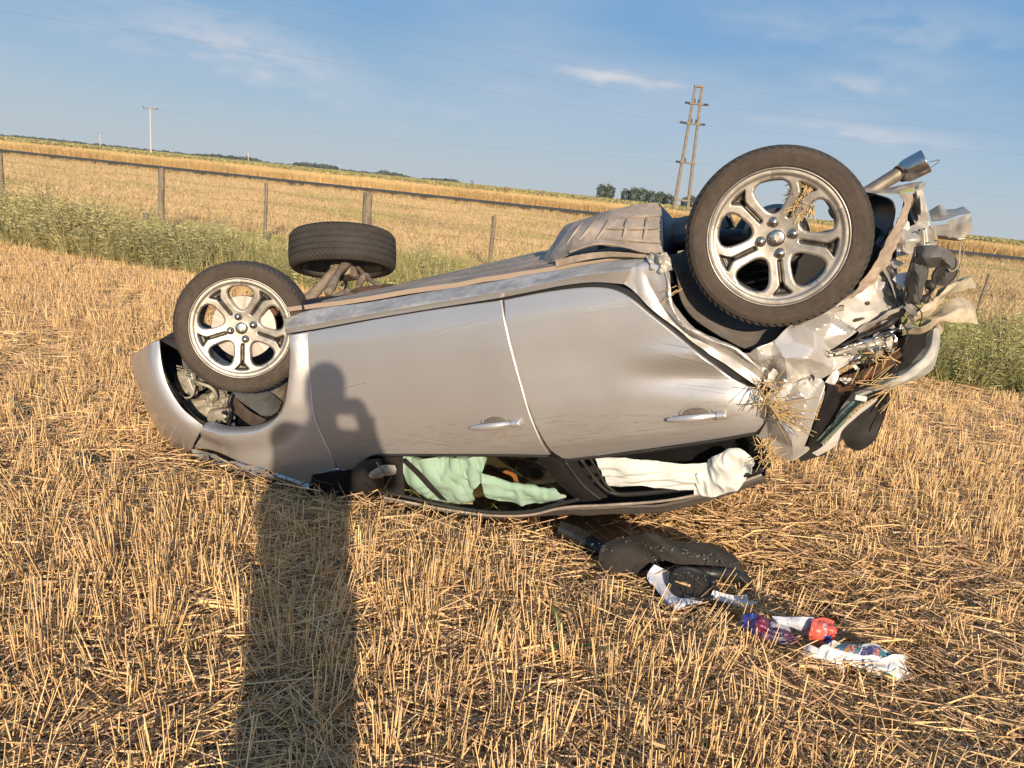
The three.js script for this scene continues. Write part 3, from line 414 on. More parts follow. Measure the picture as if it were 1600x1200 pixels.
// ---- what shows in the front wheel arch
{
  cp('arch_liner', loft([[[-.528,0.329,0.62],[-.48,0.477,0.66],[-.38,0.61,0.7],[-.239,0.724,0.74],[-.07,0.765,0.77],[0.087,0.765,0.78],[0.24,0.697,0.77]], [[-.69,0.32,0.42],[-.634,0.499,0.44],[-.553,0.639,0.45],[-.416,0.726,0.46],[-.293,0.768,0.47],[-.14,0.761,0.48],[0.027,0.725,0.48]], [[-.35, .25, .28], [-.30, .4, .25], [-.15, .55, .22], [0, .6, .22], [.1, .62, .22], [.25, .6, .22], [.4, .5, .22]], [[-.35, .2, .2], [-.2, .25, .16], [0, .28, .14], [.1, .28, .14], [.2, .28, .14], [.3, .28, .14], [.42, .25, .16]]], { n: 40, m: 6, thick: .004, amp: .01 }), M.black);
  const blob = (c, s, n, seed) => { const g = new THREE.IcosahedronGeometry(1, 12), p = g.attributes.position; for (let i = 0; i < p.count; i++) { const x = p.getX(i), y = p.getY(i), z = p.getZ(i), k = Math.max(Math.abs(x), Math.abs(y), Math.abs(z)), f = mix(1, 1 / k, .45) * (1 + n * fbm(x * 2.2 + seed, y * 2.2, z * 2.2, 3)); p.setXYZ(i, c[0] + x * s[0] * f, c[1] + y * s[1] * f, -c[2] + z * s[2] * f); } const q = mergeVertices(g.deleteAttribute('normal') && g, 1e-5); q.computeVertexNormals(); return q; };
  cp('gearbox', merge([blob([-.496,0.523,0.5], [.075, .065, .06], .25, 1), blob([-.46,0.683,0.48], [.12, .075, .07], .3, 5), blob([-.34,0.638,0.5], [.05, .05, .05], .4, 8)]), M.casting);
  cp('washer_tank', blob([-.271,0.711,0.58], [.07, .04, .04], .2, 3), M.casting);
  cp('mount_bracket', merge([new RoundedBoxGeometry(.055, .05, .03, 3, .006).translate(...carV([-.423,0.498,0.57]).toArray()), new RoundedBoxGeometry(.03, .09, .03, 3, .006).rotateZ(-.2).translate(...carV([-.417,0.544,0.58]).toArray())]), M.sheet);
  cp('hose', tube([[-.388,0.513,0.6],[-.31,0.534,0.62],[-.278,0.56,0.6],[-.273,0.604,0.58],[-.323,0.639,0.55]], .009), M.casting);
  cp('hose', tube([[-.466,0.565,0.62],[-.423,0.594,0.63],[-.389,0.586,0.62],[-.377,0.537,0.6]], .006), M.sheet);
  cp('hose', tube([[-.127,0.599,0.64],[-.138,0.646,0.66],[-.124,0.671,0.67],[-.144,0.707,0.68],[-.13,0.781,0.7]], .008), M.black);
  cp('splash_shield', loft([[[-.177,0.606,0.58],[-.102,0.655,0.6],[0.028,0.723,0.64]], [[-.152,0.599,0.56],[-.036,0.639,0.58],[0.113,0.714,0.64]], [[-.102,0.591,0.52],[0.024,0.618,0.55],[0.14,0.666,0.62]]].reverse(), { n: 20, m: 6, thick: .004, amp: .005 }), M.greyPlastic);
  cp('splash_shield', loft([[[-.187,0.681,0.6],[-.073,0.747,0.64],[0.025,0.785,0.68]], [[-.177,0.606,0.58],[-.057,0.694,0.62],[0.059,0.737,0.66]]], { n: 20, m: 6, thick: .004, amp: .006 }), std(.11, .082, .06, .5, { map: grime }));
  cp('inner_wing', loft([[[-.118,0.601,0.46],[0.074,0.579,0.5],[0.152,0.589,0.56]], [[-.109,0.713,0.48],[0.045,0.685,0.52],[0.142,0.665,0.58]], [[-.056,0.796,0.55],[0.053,0.755,0.58],[0.146,0.705,0.62]]], { n: 20, m: 6, thick: .003, ridge: .012, amp: .012, freq: 14 }), M.dullSteel);
  const r = rng(5);
  for (const c of [[-.132,0.722,0.7], [-.19,0.737,0.7], [-.084,0.751,0.72], [-.172,0.689,0.66]]) cp('broken_clip', new THREE.TetrahedronGeometry(.028).scale(1.2, .5, .3).rotateZ(r() * 6).translate(...carV(c).toArray()), M.black);
  const vents = []; for (let i = 0; i < 3; i++) for (let j = 0; j < 4; j++) vents.push(new RoundedBoxGeometry(.007, .008, .006, 1, .001).translate(...carV([-.335 + i * .012, .42 + j * .014 + i * .004, .735]).toArray())); cp('grille_tab', merge(vents), M.casting);
}


// ---- wheels (built round the z axis, outer face towards +z)
const WR = .308, RIM = .229;
const wheelGeo = (() => {
  const lat = (pts, seg = 96) => { const g = new THREE.LatheGeometry(pts.map(p => new THREE.Vector2(p[0], p[1])), seg); g.rotateX(Math.PI / 2); const uv = g.attributes.uv; for (let i = 0; i < uv.count; i++) uv.setXY(i, uv.getX(i) * 1.9, uv.getY(i) * .12); return g; };
  // tyre tread with four grooves and cut shoulders
  const seg = 288, prof = []; for (let i = 0; i <= 60; i++) { const x = -.098 + .196 * i / 60, ax = Math.abs(x); let r = WR - .0035 * (x / .08) ** 2 - (ax > .078 ? .016 * ((ax - .078) / .02) ** 1.6 : 0); if (Math.abs(ax - .052) < .0048 || Math.abs(ax - .018) < .0048) r -= .007; prof.push([x, r]); }
  const pos = [], uv = [], idx = []; for (let s = 0; s <= seg; s++) { const a = s / seg * Math.PI * 2; prof.forEach(([x, r], i) => { const ax = Math.abs(x); let rr = r; const ph = (s + Math.round(x * 120)) % 4; if (ax > .060 && ph === 0) rr -= ax > .078 ? .011 : .006; if (ax < .046 && ax > .024 && (s + Math.round(x * 300)) % 6 === 0) rr -= .004; pos.push(Math.cos(a) * rr, Math.sin(a) * rr, x); uv.push(a * WR, x); }); }
  const n = prof.length; for (let s = 0; s < seg; s++) for (let i = 0; i < n - 1; i++) { const a = s * n + i, b = a + n; idx.push(a, b, a + 1, b, b + 1, a + 1); }
  const tread = geo(pos, idx, uv);
  const side = s => { const p = [[.2915, .0975], [.288, .1005], [.278, .1035], [.2775, .1045], [.272, .1048], [.2715, .1038], [.262, .1045], [.250, .1035], [.243, .1015], [.242, .1022], [.238, .1018], [.233, .098], [.229, .090]].map(([r, z]) => [r, z * s]); return lat(s > 0 ? p : p.reverse(), 128); };
  const sidewall = merge([side(1), side(-1)]);
  // rim: barrel, flange, five windows between twin spokes
  const barrel = lat([[.2285, .088], [.233, .097], [.231, .101], [.226, .0995], [.221, .09], [.214, .06], [.198, .03], [.194, -.03], [.206, -.06], [.216, -.085], [.228, -.096], [.228, -.09]], 96);
  const sec = []; const P = (r, d) => { const a = d * Math.PI / 180; return [r * Math.sin(a), r * Math.cos(a)]; };
  const runs = [];
  const arc = []; for (let d = -36; d <= 36; d += 4) arc.push(P(.2235, d)); runs.push(arc);
  runs.push([P(.2235, 36), P(.194, 36)]);
  runs.push([P(.194, 36), P(.192, 27), P(.184, 20), P(.170, 16.6), P(.150, 15.8), P(.120, 18), P(.098, 22), P(.086, 29), P(.083, 36)]);
  runs.push([P(.083, 36), [0.0005, 0.0005]]); runs.push([[-.0005, .0005], P(.083, -36)]);
  runs.push([P(.083, -36), P(.086, -29), P(.098, -22), P(.120, -18), P(.150, -15.8), P(.170, -16.6), P(.184, -20), P(.192, -27), P(.194, -36)]);
  runs.push([P(.194, -36), P(.2235, -36)]);
  const poly = outline(runs, .006);
  const wl = [runs[2], runs[5]].map(r => r.map(p => p));
  const dseg = (x, y) => { let d = 9; for (const r of wl) for (let i = 0; i < r.length - 1; i++) { const a = r[i], b = r[i + 1], ex = b[0] - a[0], ey = b[1] - a[1], t = clamp(((x - a[0]) * ex + (y - a[1]) * ey) / (ex * ex + ey * ey)); d = Math.min(d, Math.hypot(x - a[0] - ex * t, y - a[1] - ey * t)); } return d; };
  const face = (x, y) => { const r = Math.hypot(x, y), a = Math.atan2(x, y) * 180 / Math.PI; let z = mix(.070, .092, sstep(.03, .215, r)); z += .006 * sstep(.205, .213, r);
    z -= .005 * (1 - sstep(0, .005, dseg(x, y)));                                                   // rounded window edges
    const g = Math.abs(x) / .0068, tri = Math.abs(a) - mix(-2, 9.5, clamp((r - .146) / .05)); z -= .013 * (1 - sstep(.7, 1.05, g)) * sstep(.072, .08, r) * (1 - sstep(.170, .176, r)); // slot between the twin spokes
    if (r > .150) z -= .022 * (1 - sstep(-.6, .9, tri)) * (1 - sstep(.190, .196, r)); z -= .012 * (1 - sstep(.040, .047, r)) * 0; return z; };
  const one = panel(poly, face, { step: .0042, r: 0, flange: .034, conv: (u, v, w) => [u, v, w] });
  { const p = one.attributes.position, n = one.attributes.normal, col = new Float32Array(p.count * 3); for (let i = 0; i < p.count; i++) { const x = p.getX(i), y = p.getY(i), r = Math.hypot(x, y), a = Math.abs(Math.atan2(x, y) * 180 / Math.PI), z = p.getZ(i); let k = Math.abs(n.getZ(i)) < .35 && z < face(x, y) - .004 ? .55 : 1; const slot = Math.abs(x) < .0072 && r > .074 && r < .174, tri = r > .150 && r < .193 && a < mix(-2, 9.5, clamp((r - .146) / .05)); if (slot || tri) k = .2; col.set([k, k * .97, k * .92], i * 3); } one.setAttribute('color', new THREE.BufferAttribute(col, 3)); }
  const spokes = []; for (let k = 0; k < 5; k++) spokes.push(one.clone().rotateZ(k * Math.PI * 2 / 5));
  barrel.setAttribute('color', new THREE.Float32BufferAttribute(new Float32Array(barrel.attributes.position.count * 3).fill(.8), 3));
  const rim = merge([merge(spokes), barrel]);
  const cap = lat([[0, .090], [.018, .0895], [.025, .087], [.0275, .083], [.028, .070]].map(p => p).reverse(), 40);
  const nut = merge([new THREE.CylinderGeometry(.0105, .0115, .026, 6).rotateX(Math.PI / 2).translate(0, 0, .078), new THREE.SphereGeometry(.0105, 12, 8).scale(1, 1, .5).translate(0, 0, .091), lat([[.0115, .079], [.0165, .077], [.0185, .071]], 24)]);
  const disc = merge([lat([[.03, .03], [.145, .03], [.147, .027], [.147, -.0], [.145, -.003], [.03, -.003]].reverse(), 64), lat([[.0, .045], [.06, .045], [.07, .04], [.072, .0]].reverse(), 40)]);
  // raised emblem on the cap: a small standing beast drawn as a relief shape
  const s = new THREE.Shape([[-.011, -.012], [-.008, -.004], [-.011, .002], [-.006, .005], [-.004, .011], [.003, .014], [.008, .011], [.005, .007], [.009, .003], [.004, .001], [.007, -.006], [.012, -.011], [.007, -.011], [.002, -.006], [-.001, -.012], [-.005, -.011], [-.003, -.005], [-.007, -.012]].map(p => new THREE.Vector2(p[0] * .9, p[1] * .9)));
  const emb = new THREE.ExtrudeGeometry(s, { depth: .0015, bevelEnabled: true, bevelSize: .0006, bevelThickness: .0006, bevelSegments: 1 }).translate(0, 0, .0885);
  return { tread, sidewall, rim, cap, nut, disc, emb };
})();
function wheel(center, axis, spin, label, withDisc = true) {
  const g = new THREE.Group(); g.name = 'wheel'; car.add(g); if (label) g.userData.label = label;
  const z = V(axis).normalize(), up = new THREE.Vector3(0, -1, 0), x = up.clone().cross(z).normalize(), y = z.clone().cross(x);
  g.quaternion.setFromRotationMatrix(new THREE.Matrix4().makeBasis(x, y, z)); g.rotateZ(spin);
  g.position.copy(carV(center)).addScaledVector(z, -.098);
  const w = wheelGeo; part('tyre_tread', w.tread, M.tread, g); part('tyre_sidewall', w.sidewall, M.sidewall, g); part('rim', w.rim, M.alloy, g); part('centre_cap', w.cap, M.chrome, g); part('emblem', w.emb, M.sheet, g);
  for (let k = 0; k < 4; k++) { const a = k * Math.PI / 2 + .1 - spin; const m = part('lug_nut', w.nut, M.chrome, g); m.position.set(.054 * Math.cos(a), .054 * Math.sin(a), 0); }
  if (withDisc) part('brake_disc', w.disc, M.disc, g); shade(g); return g;
}
const wF = wheel([0.129,0.283,0.8], [.433, .04, -.9], .454);
const wR = wheel([2.475,0.24,0.95], [.02, .03, -1], .628, 'rear wheel with straw jammed between its spokes', false);
const wL = wheel([0.105,-.147,-.286], [.053, -.969, .24], .4, 'far front wheel torn over so that its tread faces the wing');
{ // suspension of the two front wheels
  part('brake_drum', new THREE.CylinderGeometry(.10, .115, .09, 40).rotateX(Math.PI / 2).translate(0, 0, -.01), M.black, wR);
  part('caliper', new RoundedBoxGeometry(.09, .14, .07, 4, .012).translate(.12, .03, -.01), M.rust, wF);
  part('hub_carrier', merge([new THREE.CylinderGeometry(.07, .08, .10, 20).rotateX(Math.PI / 2).translate(0, 0, -.06), new RoundedBoxGeometry(.10, .22, .06, 3, .015).translate(.02, 0, -.08)]), M.dullSteel, wF);
  part('hub_carrier', merge([new THREE.CylinderGeometry(.06, .09, .12, 20).rotateX(Math.PI / 2).translate(0, 0, -.09), new RoundedBoxGeometry(.12, .16, .07, 3, .015).translate(-.02, .02, -.12)]), M.dirt, wL);
  cp('control_arm', tube([[0.009,0.202,0.066],[0.051,0.141,-.011],[0.097,0.072,-.08],[0.125,0.024,-.14]], t => mix(.035, .02, t)), M.armSteel);
  cp('strut', tube([[0.237,0.174,0.195],[0.22,0.117,0.085],[0.197,0.066,-.021],[0.175,0.007,-.182]], t => .022 + .004 * Math.sin(t * 9)), M.armSteel);
  cp('tie_rod', tube([[0.191,0.044,-.236],[0.309,0.11,-.109],[0.444,0.179,0.013]], .012), M.armSteel);
  cp('tie_rod', tube([[0.313,0.176,0.006],[0.288,0.121,-.099],[0.309,0.111,-.13]], t => .012 + .012 * t), M.armSteel);
  cp('drive_shaft', tube([[0.183,0.246,0.386],[0.235,0.219,0.309],[0.287,0.205,0.235],[0.316,0.18,0.113]], t => .016 + .006 * Math.abs(Math.sin(t * 14))), M.armSteel);
  cp('brake_hose', tube([[0.227,0.145,0.033],[0.252,0.124,0.021],[0.29,0.176,0.122],[0.277,0.194,0.183],[0.349,0.212,0.213]], .008), M.black);
  cp('anti_roll_bar', tube([[0.2,0.25,0.434],[0.277,0.235,0.35],[0.344,0.223,0.271],[0.46,0.219,0.174]], .014), M.rust);
  cp('steering_rack_boot', tube([[0.264,0.262,0.466],[0.32,0.253,0.423],[0.365,0.244,0.373]], t => .026 + .006 * Math.sin(t * 40), { n: 40, k: 10 }), M.black);
}

// ---- rear quarter
const bent = (pts, poly, o) => { const f = crumple(pts); return toCreasedNormals(panel(outline(poly, .018), f, { step: .009, r: .003, flange: .008, ...o }), .30); };
{
  const gapA = [[1.819,0.283,0.808],[1.894,0.313,0.818],[1.95,0.357,0.831],[2.008,0.429,0.842],[2.09,0.509,0.847],[2.176,0.595,0.849],[2.262,0.674,0.85],[2.365,0.766,0.847]];
  const q = cp('quarter_panel', merge([
    loft([gapA, [[1.872,0.257,0.805],[1.984,0.277,0.829],[2.018,0.349,0.828],[2.048,0.425,0.834],[2.106,0.506,0.841],[2.195,0.585,0.836],[2.285,0.65,0.85],[2.374,0.741,0.83]], [[1.944,0.244,0.784],[2.058,0.269,0.836],[2.09,0.338,0.872],[2.089,0.417,0.887],[2.122,0.496,0.887],[2.217,0.566,0.894],[2.3,0.61,0.891],[2.38,0.703,0.861]], [[1.981,0.24,0.753],[2.068,0.255,0.789],[2.097,0.336,0.837],[2.1,0.411,0.853],[2.134,0.486,0.858],[2.225,0.558,0.865],[2.304,0.603,0.861],[2.383,0.689,0.831]]], { n: 90, m: 12, across: false, thick: .002, ridge: -.007, amp: .005, freq: 13 }),
  ]), M.bentPaint);
  // big crumpled flank between arch and tail lamp
  cp('crumpled_flank', bent([[2.302,0.608,0.891],[2.333,0.66,0.832],[2.371,0.605,0.906],[2.428,0.592,0.881],[2.477,0.555,0.87],[2.564,0.522,0.829],[2.617,0.515,0.799],[2.668,0.571,0.79],[2.71,0.611,0.801],[2.642,0.645,0.832],[2.614,0.672,0.812],[2.682,0.693,0.801],[2.722,0.712,0.761],[2.636,0.739,0.8],[2.578,0.765,0.809],[2.519,0.755,0.805],[2.427,0.794,0.826],[2.393,0.775,0.808],[2.368,0.734,0.81],[2.388,0.703,0.791],[2.374,0.657,0.897],[2.416,0.649,0.872],[2.459,0.656,0.917],[2.495,0.607,0.891],[2.565,0.575,0.91],[2.522,0.543,0.89],[2.627,0.555,0.85],[2.535,0.664,0.922],[2.594,0.705,0.841],[2.467,0.726,0.89],[2.424,0.728,0.81],[2.405,0.653,0.902],[2.565,0.636,0.907],[2.591,0.611,0.861],[2.676,0.6,0.841],[2.487,0.699,0.881],[2.346,0.633,0.882]],
    [[[2.298,0.612,0.861],[2.336,0.633,0.862],[2.37,0.611,0.861],[2.428,0.596,0.861],[2.477,0.556,0.86],[2.563,0.519,0.859],[2.614,0.51,0.859]],[[2.614,0.51,0.859],[2.664,0.559,0.86],[2.709,0.604,0.861]],[[2.709,0.604,0.861],[2.657,0.632,0.862],[2.611,0.661,0.862]],[[2.611,0.661,0.862],[2.662,0.677,0.861],[2.714,0.694,0.861]],[[2.714,0.694,0.861],[2.643,0.73,0.86],[2.576,0.76,0.859]],[[2.576,0.76,0.859],[2.517,0.75,0.86],[2.427,0.791,0.857]],[[2.427,0.791,0.857],[2.393,0.771,0.858],[2.371,0.731,0.86],[2.338,0.666,0.862],[2.298,0.612,0.861]]]), M.bentPaint, q);
  // rear pillar, dented
  cp('rear_pillar', bent([[2.373,0.799,0.826],[2.427,0.792,0.827],[2.482,0.773,0.818],[2.531,0.761,0.804],[2.578,0.765,0.809],[2.594,0.796,0.776],[2.572,0.85,0.782],[2.547,0.913,0.781],[2.522,0.983,0.753],[2.495,1.037,0.736],[2.522,1.06,0.694],[2.447,1.092,0.718],[2.393,1.052,0.748],[2.372,0.962,0.783],[2.371,0.883,0.816],[2.408,0.85,0.852],[2.445,0.826,0.844],[2.5,0.794,0.876],[2.523,0.822,0.864],[2.472,0.89,0.78],[2.505,0.881,0.857],[2.429,0.906,0.872],[2.451,0.945,0.866],[2.408,0.987,0.781],[2.46,1.009,0.805],[2.483,0.949,0.809],[2.398,0.904,0.843],[2.399,0.827,0.844]],
    [[[2.373,0.796,0.856],[2.427,0.786,0.857],[2.481,0.765,0.859],[2.53,0.753,0.86],[2.576,0.758,0.859]],[[2.576,0.758,0.859],[2.589,0.785,0.857],[2.57,0.835,0.853],[2.545,0.898,0.844],[2.521,0.966,0.821],[2.497,1.022,0.794]],[[2.497,1.022,0.794],[2.52,1.036,0.787],[2.49,1.062,0.773],[2.448,1.079,0.765],[2.394,1.04,0.784],[2.375,0.954,0.827],[2.372,0.876,0.847],[2.373,0.796,0.856]]]), M.bentPaint, q);
  // wheel-arch liner behind the tyre, front and rear half
  cp('rear_arch_liner', loft([[[2.094,0.242,0.8],[2.113,0.315,0.83],[2.119,0.396,0.84],[2.151,0.472,0.83],[2.217,0.542,0.83],[2.298,0.6,0.83],[2.351,0.628,0.8],[2.432,0.603,0.77]], [[2.126,0.24,0.74],[2.143,0.315,0.76],[2.162,0.397,0.76],[2.201,0.462,0.75],[2.256,0.513,0.74],[2.322,0.552,0.73],[2.389,0.568,0.72],[2.47,0.554,0.72]], [[2.148,0.209,0.5],[2.168,0.29,0.48],[2.191,0.373,0.46],[2.247,0.44,0.45],[2.294,0.48,0.45],[2.354,0.507,0.45],[2.415,0.522,0.45],[2.501,0.52,0.45]]], { n: 40, m: 8, thick: .004, ridge: .006, amp: .008, freq: 9 }), M.liner);
  cp('rear_arch_liner', loft([[[2.753,0.408,0.62],[2.834,0.306,0.6],[2.876,0.24,0.58],[2.883,0.171,0.56],[2.838,0.137,0.55],[2.775,0.115,0.52]], [[2.741,0.39,0.4],[2.798,0.285,0.38],[2.84,0.217,0.36],[2.845,0.156,0.36],[2.812,0.128,0.36],[2.756,0.108,0.36]], [[2.684,0.346,0.25],[2.719,0.272,0.2],[2.748,0.211,0.2],[2.753,0.159,0.2],[2.731,0.121,0.2],[2.684,0.094,0.2]]], { n: 30, m: 6, thick: .004, amp: .008 }), M.black);
  cp('boot_floor', loft([[[2.2, .20, .55], [2.2, .20, -.6]], [[2.5, .30, .5], [2.5, .30, -.6]], [[2.75, .26, .5], [2.75, .26, -.6]], [[2.9, .30, .45], [2.9, .30, -.6]]], { n: 14, m: 5, thick: .02, amp: .02 }), M.black);
  cp('inner_arch', loft([[[2.05, .25, .42], [2.3, .24, .40], [2.6, .24, .40], [2.9, .25, .42]], [[2.05, .7, .42], [2.3, .7, .38], [2.6, .7, .38], [2.9, .7, .42]]], { n: 12, m: 8, thick: .01, amp: .02 }), M.black);
  // bare inner wing, pale primer
  const inner = cp('boot_side_panel', bent([[2.692,0.468,0.7],[2.787,0.446,0.66],[2.82,0.404,0.62],[2.841,0.437,0.62],[2.856,0.493,0.62],[2.866,0.556,0.64],[2.809,0.569,0.68],[2.71,0.6,0.74],[2.67,0.57,0.76],[2.626,0.523,0.78],[2.657,0.493,0.74],[2.749,0.509,0.69],[2.777,0.547,0.7],[2.832,0.503,0.6],[2.808,0.519,0.655],[2.721,0.549,0.73],[2.851,0.459,0.58]], [[[2.631,0.531,0.69],[2.661,0.493,0.69],[2.693,0.469,0.69]],[[2.693,0.469,0.69],[2.742,0.462,0.69],[2.784,0.444,0.69],[2.812,0.4,0.69]],[[2.812,0.4,0.69],[2.834,0.424,0.69],[2.848,0.488,0.69],[2.861,0.554,0.69]],[[2.861,0.554,0.69],[2.808,0.573,0.69],[2.714,0.608,0.69]],[[2.714,0.608,0.69],[2.675,0.577,0.69],[2.631,0.531,0.69]]]), M.sheet);
  for (const c of [[2.76,0.519,0.7], [2.671,0.515,0.755]]) cp('grommet', new THREE.CylinderGeometry(.007, .007, .006, 16).rotateX(Math.PI / 2).translate(...carV([c[0], c[1], c[2]]).toArray()), M.rust, inner);
  cp('bracket', loft([[[2.581,0.509,0.82],[2.635,0.509,0.8],[2.673,0.51,0.79]], [[2.58,0.524,0.81],[2.634,0.528,0.79],[2.673,0.524,0.78]]], { n: 8, m: 3, thick: .006 }), M.sheet, inner);
  cp('crush_flange', loft([[[2.82,0.405,0.66],[2.838,0.444,0.66],[2.853,0.501,0.67],[2.865,0.557,0.68]], [[2.84,0.405,0.6],[2.861,0.45,0.61],[2.879,0.503,0.62],[2.887,0.55,0.63]], [[2.85,0.401,0.62],[2.87,0.445,0.64],[2.884,0.494,0.66],[2.89,0.535,0.66]]], { n: 16, m: 5, thick: .003, ridge: .004, freq: 14 }), M.sheet, inner);
  cp('crush_flange', loft([[[2.708,0.6,0.76],[2.77,0.582,0.74],[2.826,0.558,0.72],[2.875,0.541,0.7]], [[2.719,0.619,0.74],[2.781,0.599,0.72],[2.84,0.571,0.7],[2.886,0.546,0.68]], [[2.708,0.644,0.7],[2.784,0.617,0.68],[2.844,0.589,0.66],[2.895,0.56,0.64]]], { n: 24, m: 5, thick: .003, ridge: .008, freq: 18 }), M.sheet, inner);
  // tan strip of arch edge running up behind the tyre
  cp('torn_arch_edge', loft([[[2.67,0.49,0.8],[2.738,0.434,0.76],[2.797,0.366,0.7],[2.85,0.285,0.66],[2.888,0.227,0.62],[2.911,0.185,0.6],[2.895,0.153,0.58]], [[2.702,0.479,0.77],[2.762,0.443,0.74],[2.818,0.385,0.69],[2.858,0.319,0.64],[2.899,0.245,0.61],[2.928,0.18,0.58],[2.923,0.155,0.56]], [[2.777,0.451,0.71],[2.807,0.42,0.69],[2.85,0.368,0.64],[2.874,0.321,0.6],[2.916,0.246,0.56],[2.944,0.18,0.52],[2.948,0.154,0.5]]], { n: 50, m: 8, across: false, thick: .002, ridge: -.009, amp: .006, freq: 20 }), M.dirt);
  // tail sheet-metal
  const tail = cp('tail_panel', bent([[2.969,0.147,0.52],[2.997,0.153,0.5],[3.012,0.196,0.47],[3.023,0.252,0.46],[3.03,0.303,0.46],[3.034,0.349,0.47],[2.995,0.359,0.52],[2.954,0.364,0.56],[2.897,0.371,0.6],[2.861,0.368,0.62],[2.878,0.322,0.585],[2.894,0.283,0.58],[2.928,0.274,0.55],[2.964,0.265,0.5],[2.966,0.211,0.44],[2.982,0.21,0.53],[2.956,0.316,0.6],[2.909,0.322,0.62]], [[[2.969,0.145,0.52],[2.982,0.143,0.52],[2.994,0.154,0.52],[3.004,0.197,0.52],[3.012,0.252,0.52],[3.025,0.348,0.52]],[[3.025,0.348,0.52],[2.96,0.366,0.52],[2.874,0.372,0.52]],[[2.874,0.372,0.52],[2.886,0.324,0.52],[2.902,0.283,0.52],[2.933,0.272,0.52],[2.961,0.265,0.52]],[[2.961,0.265,0.52],[2.952,0.212,0.52],[2.969,0.145,0.52]]], { step: .008 }), M.sheet);
  cp('tail_flange', loft([[[2.957,0.283,0.58],[2.953,0.324,0.585],[2.954,0.362,0.59]], [[2.974,0.284,0.6],[2.974,0.323,0.6],[2.974,0.355,0.6]], [[2.985,0.286,0.57],[2.984,0.325,0.575],[2.985,0.353,0.58]], [[3.006,0.287,0.59],[3.01,0.324,0.59],[3.013,0.348,0.59]]], { n: 12, m: 4, across: false, thick: .003 }), M.sheet, tail);
  for (const c of [[2.957,0.288,0.6], [2.971,0.286,0.62], [2.954,0.334,0.6], [2.974,0.337,0.62], [3.006,0.333,0.61]]) cp('weld_stud', new THREE.CylinderGeometry(.0035, .0035, .006, 10).rotateX(Math.PI / 2).translate(...carV(c).toArray()), M.black, tail);
  cp('tail_panel_inner', loft([[[2.936,0.169,0.46],[2.958,0.158,0.46],[2.979,0.148,0.47]], [[2.921,0.244,0.42],[2.954,0.237,0.42],[2.988,0.234,0.43]], [[2.887,0.368,0.44],[2.943,0.357,0.44],[3.007,0.352,0.45]]], { n: 10, m: 6, thick: .003, amp: .008 }), M.liner, tail);
  cp('floor_edge', loft([[[2.787,0.13,0.5],[2.841,0.136,0.51],[2.904,0.143,0.52],[2.965,0.149,0.53]], [[2.801,0.115,0.44],[2.86,0.126,0.44],[2.925,0.128,0.45],[2.99,0.126,0.46]], [[2.824,0.116,0.3],[2.889,0.118,0.3],[2.946,0.113,0.3],[3.022,0.115,0.35]]], { n: 24, m: 5, thick: .004, ridge: .006, freq: 16 }), M.tray, tail);
  cp('reflector_tab', loft([[[2.915,0.139,0.55],[2.937,0.135,0.56],[2.956,0.134,0.57]], [[2.916,0.149,0.55],[2.938,0.146,0.56],[2.957,0.146,0.57]]], { n: 10, m: 2, thick: .008, amp: .003, freq: 40 }), std(.42, .42, .14, .5), tail);
  cp('torn_tip', loft([[[2.972,0.149,0.5],[2.988,0.131,0.5],[3.006,0.12,0.5]], [[2.992,0.157,0.49],[2.998,0.139,0.49],[3.007,0.125,0.5]]], { n: 8, m: 2, thick: .003 }), M.sheet, tail);
  // bumper beam
  const beamA = [[3.035,0.227,0.36],[3.067,0.209,0.38],[3.083,0.231,0.38],[3.114,0.235,0.4],[3.139,0.23,0.42]], beamB = [[3.029,0.264,0.42],[3.057,0.267,0.44],[3.079,0.264,0.46],[3.113,0.256,0.48],[3.144,0.255,0.5]];
  cp('bumper_beam', merge([loft([beamA, beamB], { n: 24, m: 4, along: false, thick: .004 }), loft([[[3.067,0.27,0.5],[3.091,0.267,0.505],[3.142,0.257,0.51]], [[3.073,0.301,0.5],[3.101,0.292,0.51],[3.142,0.285,0.52]], [[3.078,0.328,0.49],[3.104,0.339,0.5],[3.143,0.319,0.5]]], { n: 14, m: 5, thick: .004, ridge: .008, amp: .006, freq: 14 }), loft([[[3.018,0.278,0.48],[3.047,0.281,0.49],[3.075,0.281,0.5]], [[3.026,0.317,0.48],[3.053,0.321,0.49],[3.08,0.33,0.5]]], { n: 12, m: 4, thick: .004 })]), M.sheet);
  cp('bumper_beam_lower', loft([[[3.036,0.319,0.47],[3.086,0.338,0.49],[3.123,0.342,0.49]], [[3.044,0.332,0.44],[3.091,0.346,0.46],[3.128,0.347,0.46]]], { n: 12, m: 3, thick: .004, ridge: .004, freq: 20 }), M.sheet);
  // exhaust
  const ex = cp('exhaust_pipe', tube([[2.692,0.179,0.348],[2.785,0.135,0.393],[2.838,0.112,0.393],[2.947,0.061,0.389]], .0265, { n: 16, k: 16, smooth: false }), M.dullSteel);
  const ed = [[2.943,0.069,0.381],[3.032,0.037,0.397]], a = carV(ed[0]), b = carV(ed[1]), dir = b.clone().sub(a), L = dir.length();
  const tipG = new THREE.LatheGeometry([[.026, 0], [.034, .003], [.041, L * .14], [.0445, L * .3], [.046, L * .75], [.046, L * .97], [.045, L], [.042, L * .98], [.041, L * .5], [.03, L * .1]].map(p => new THREE.Vector2(p[0], p[1])), 40);
  tipG.applyQuaternion(new THREE.Quaternion().setFromUnitVectors(new THREE.Vector3(0, 1, 0), dir.normalize())); tipG.translate(a.x, a.y, a.z);
  cp('exhaust_tip', tipG, M.chrome, ex);
  cp('exhaust_clamp', tube([[2.937,0.071,0.394],[2.946,0.066,0.39]], .034, { n: 2, k: 18 }), M.rust, ex);
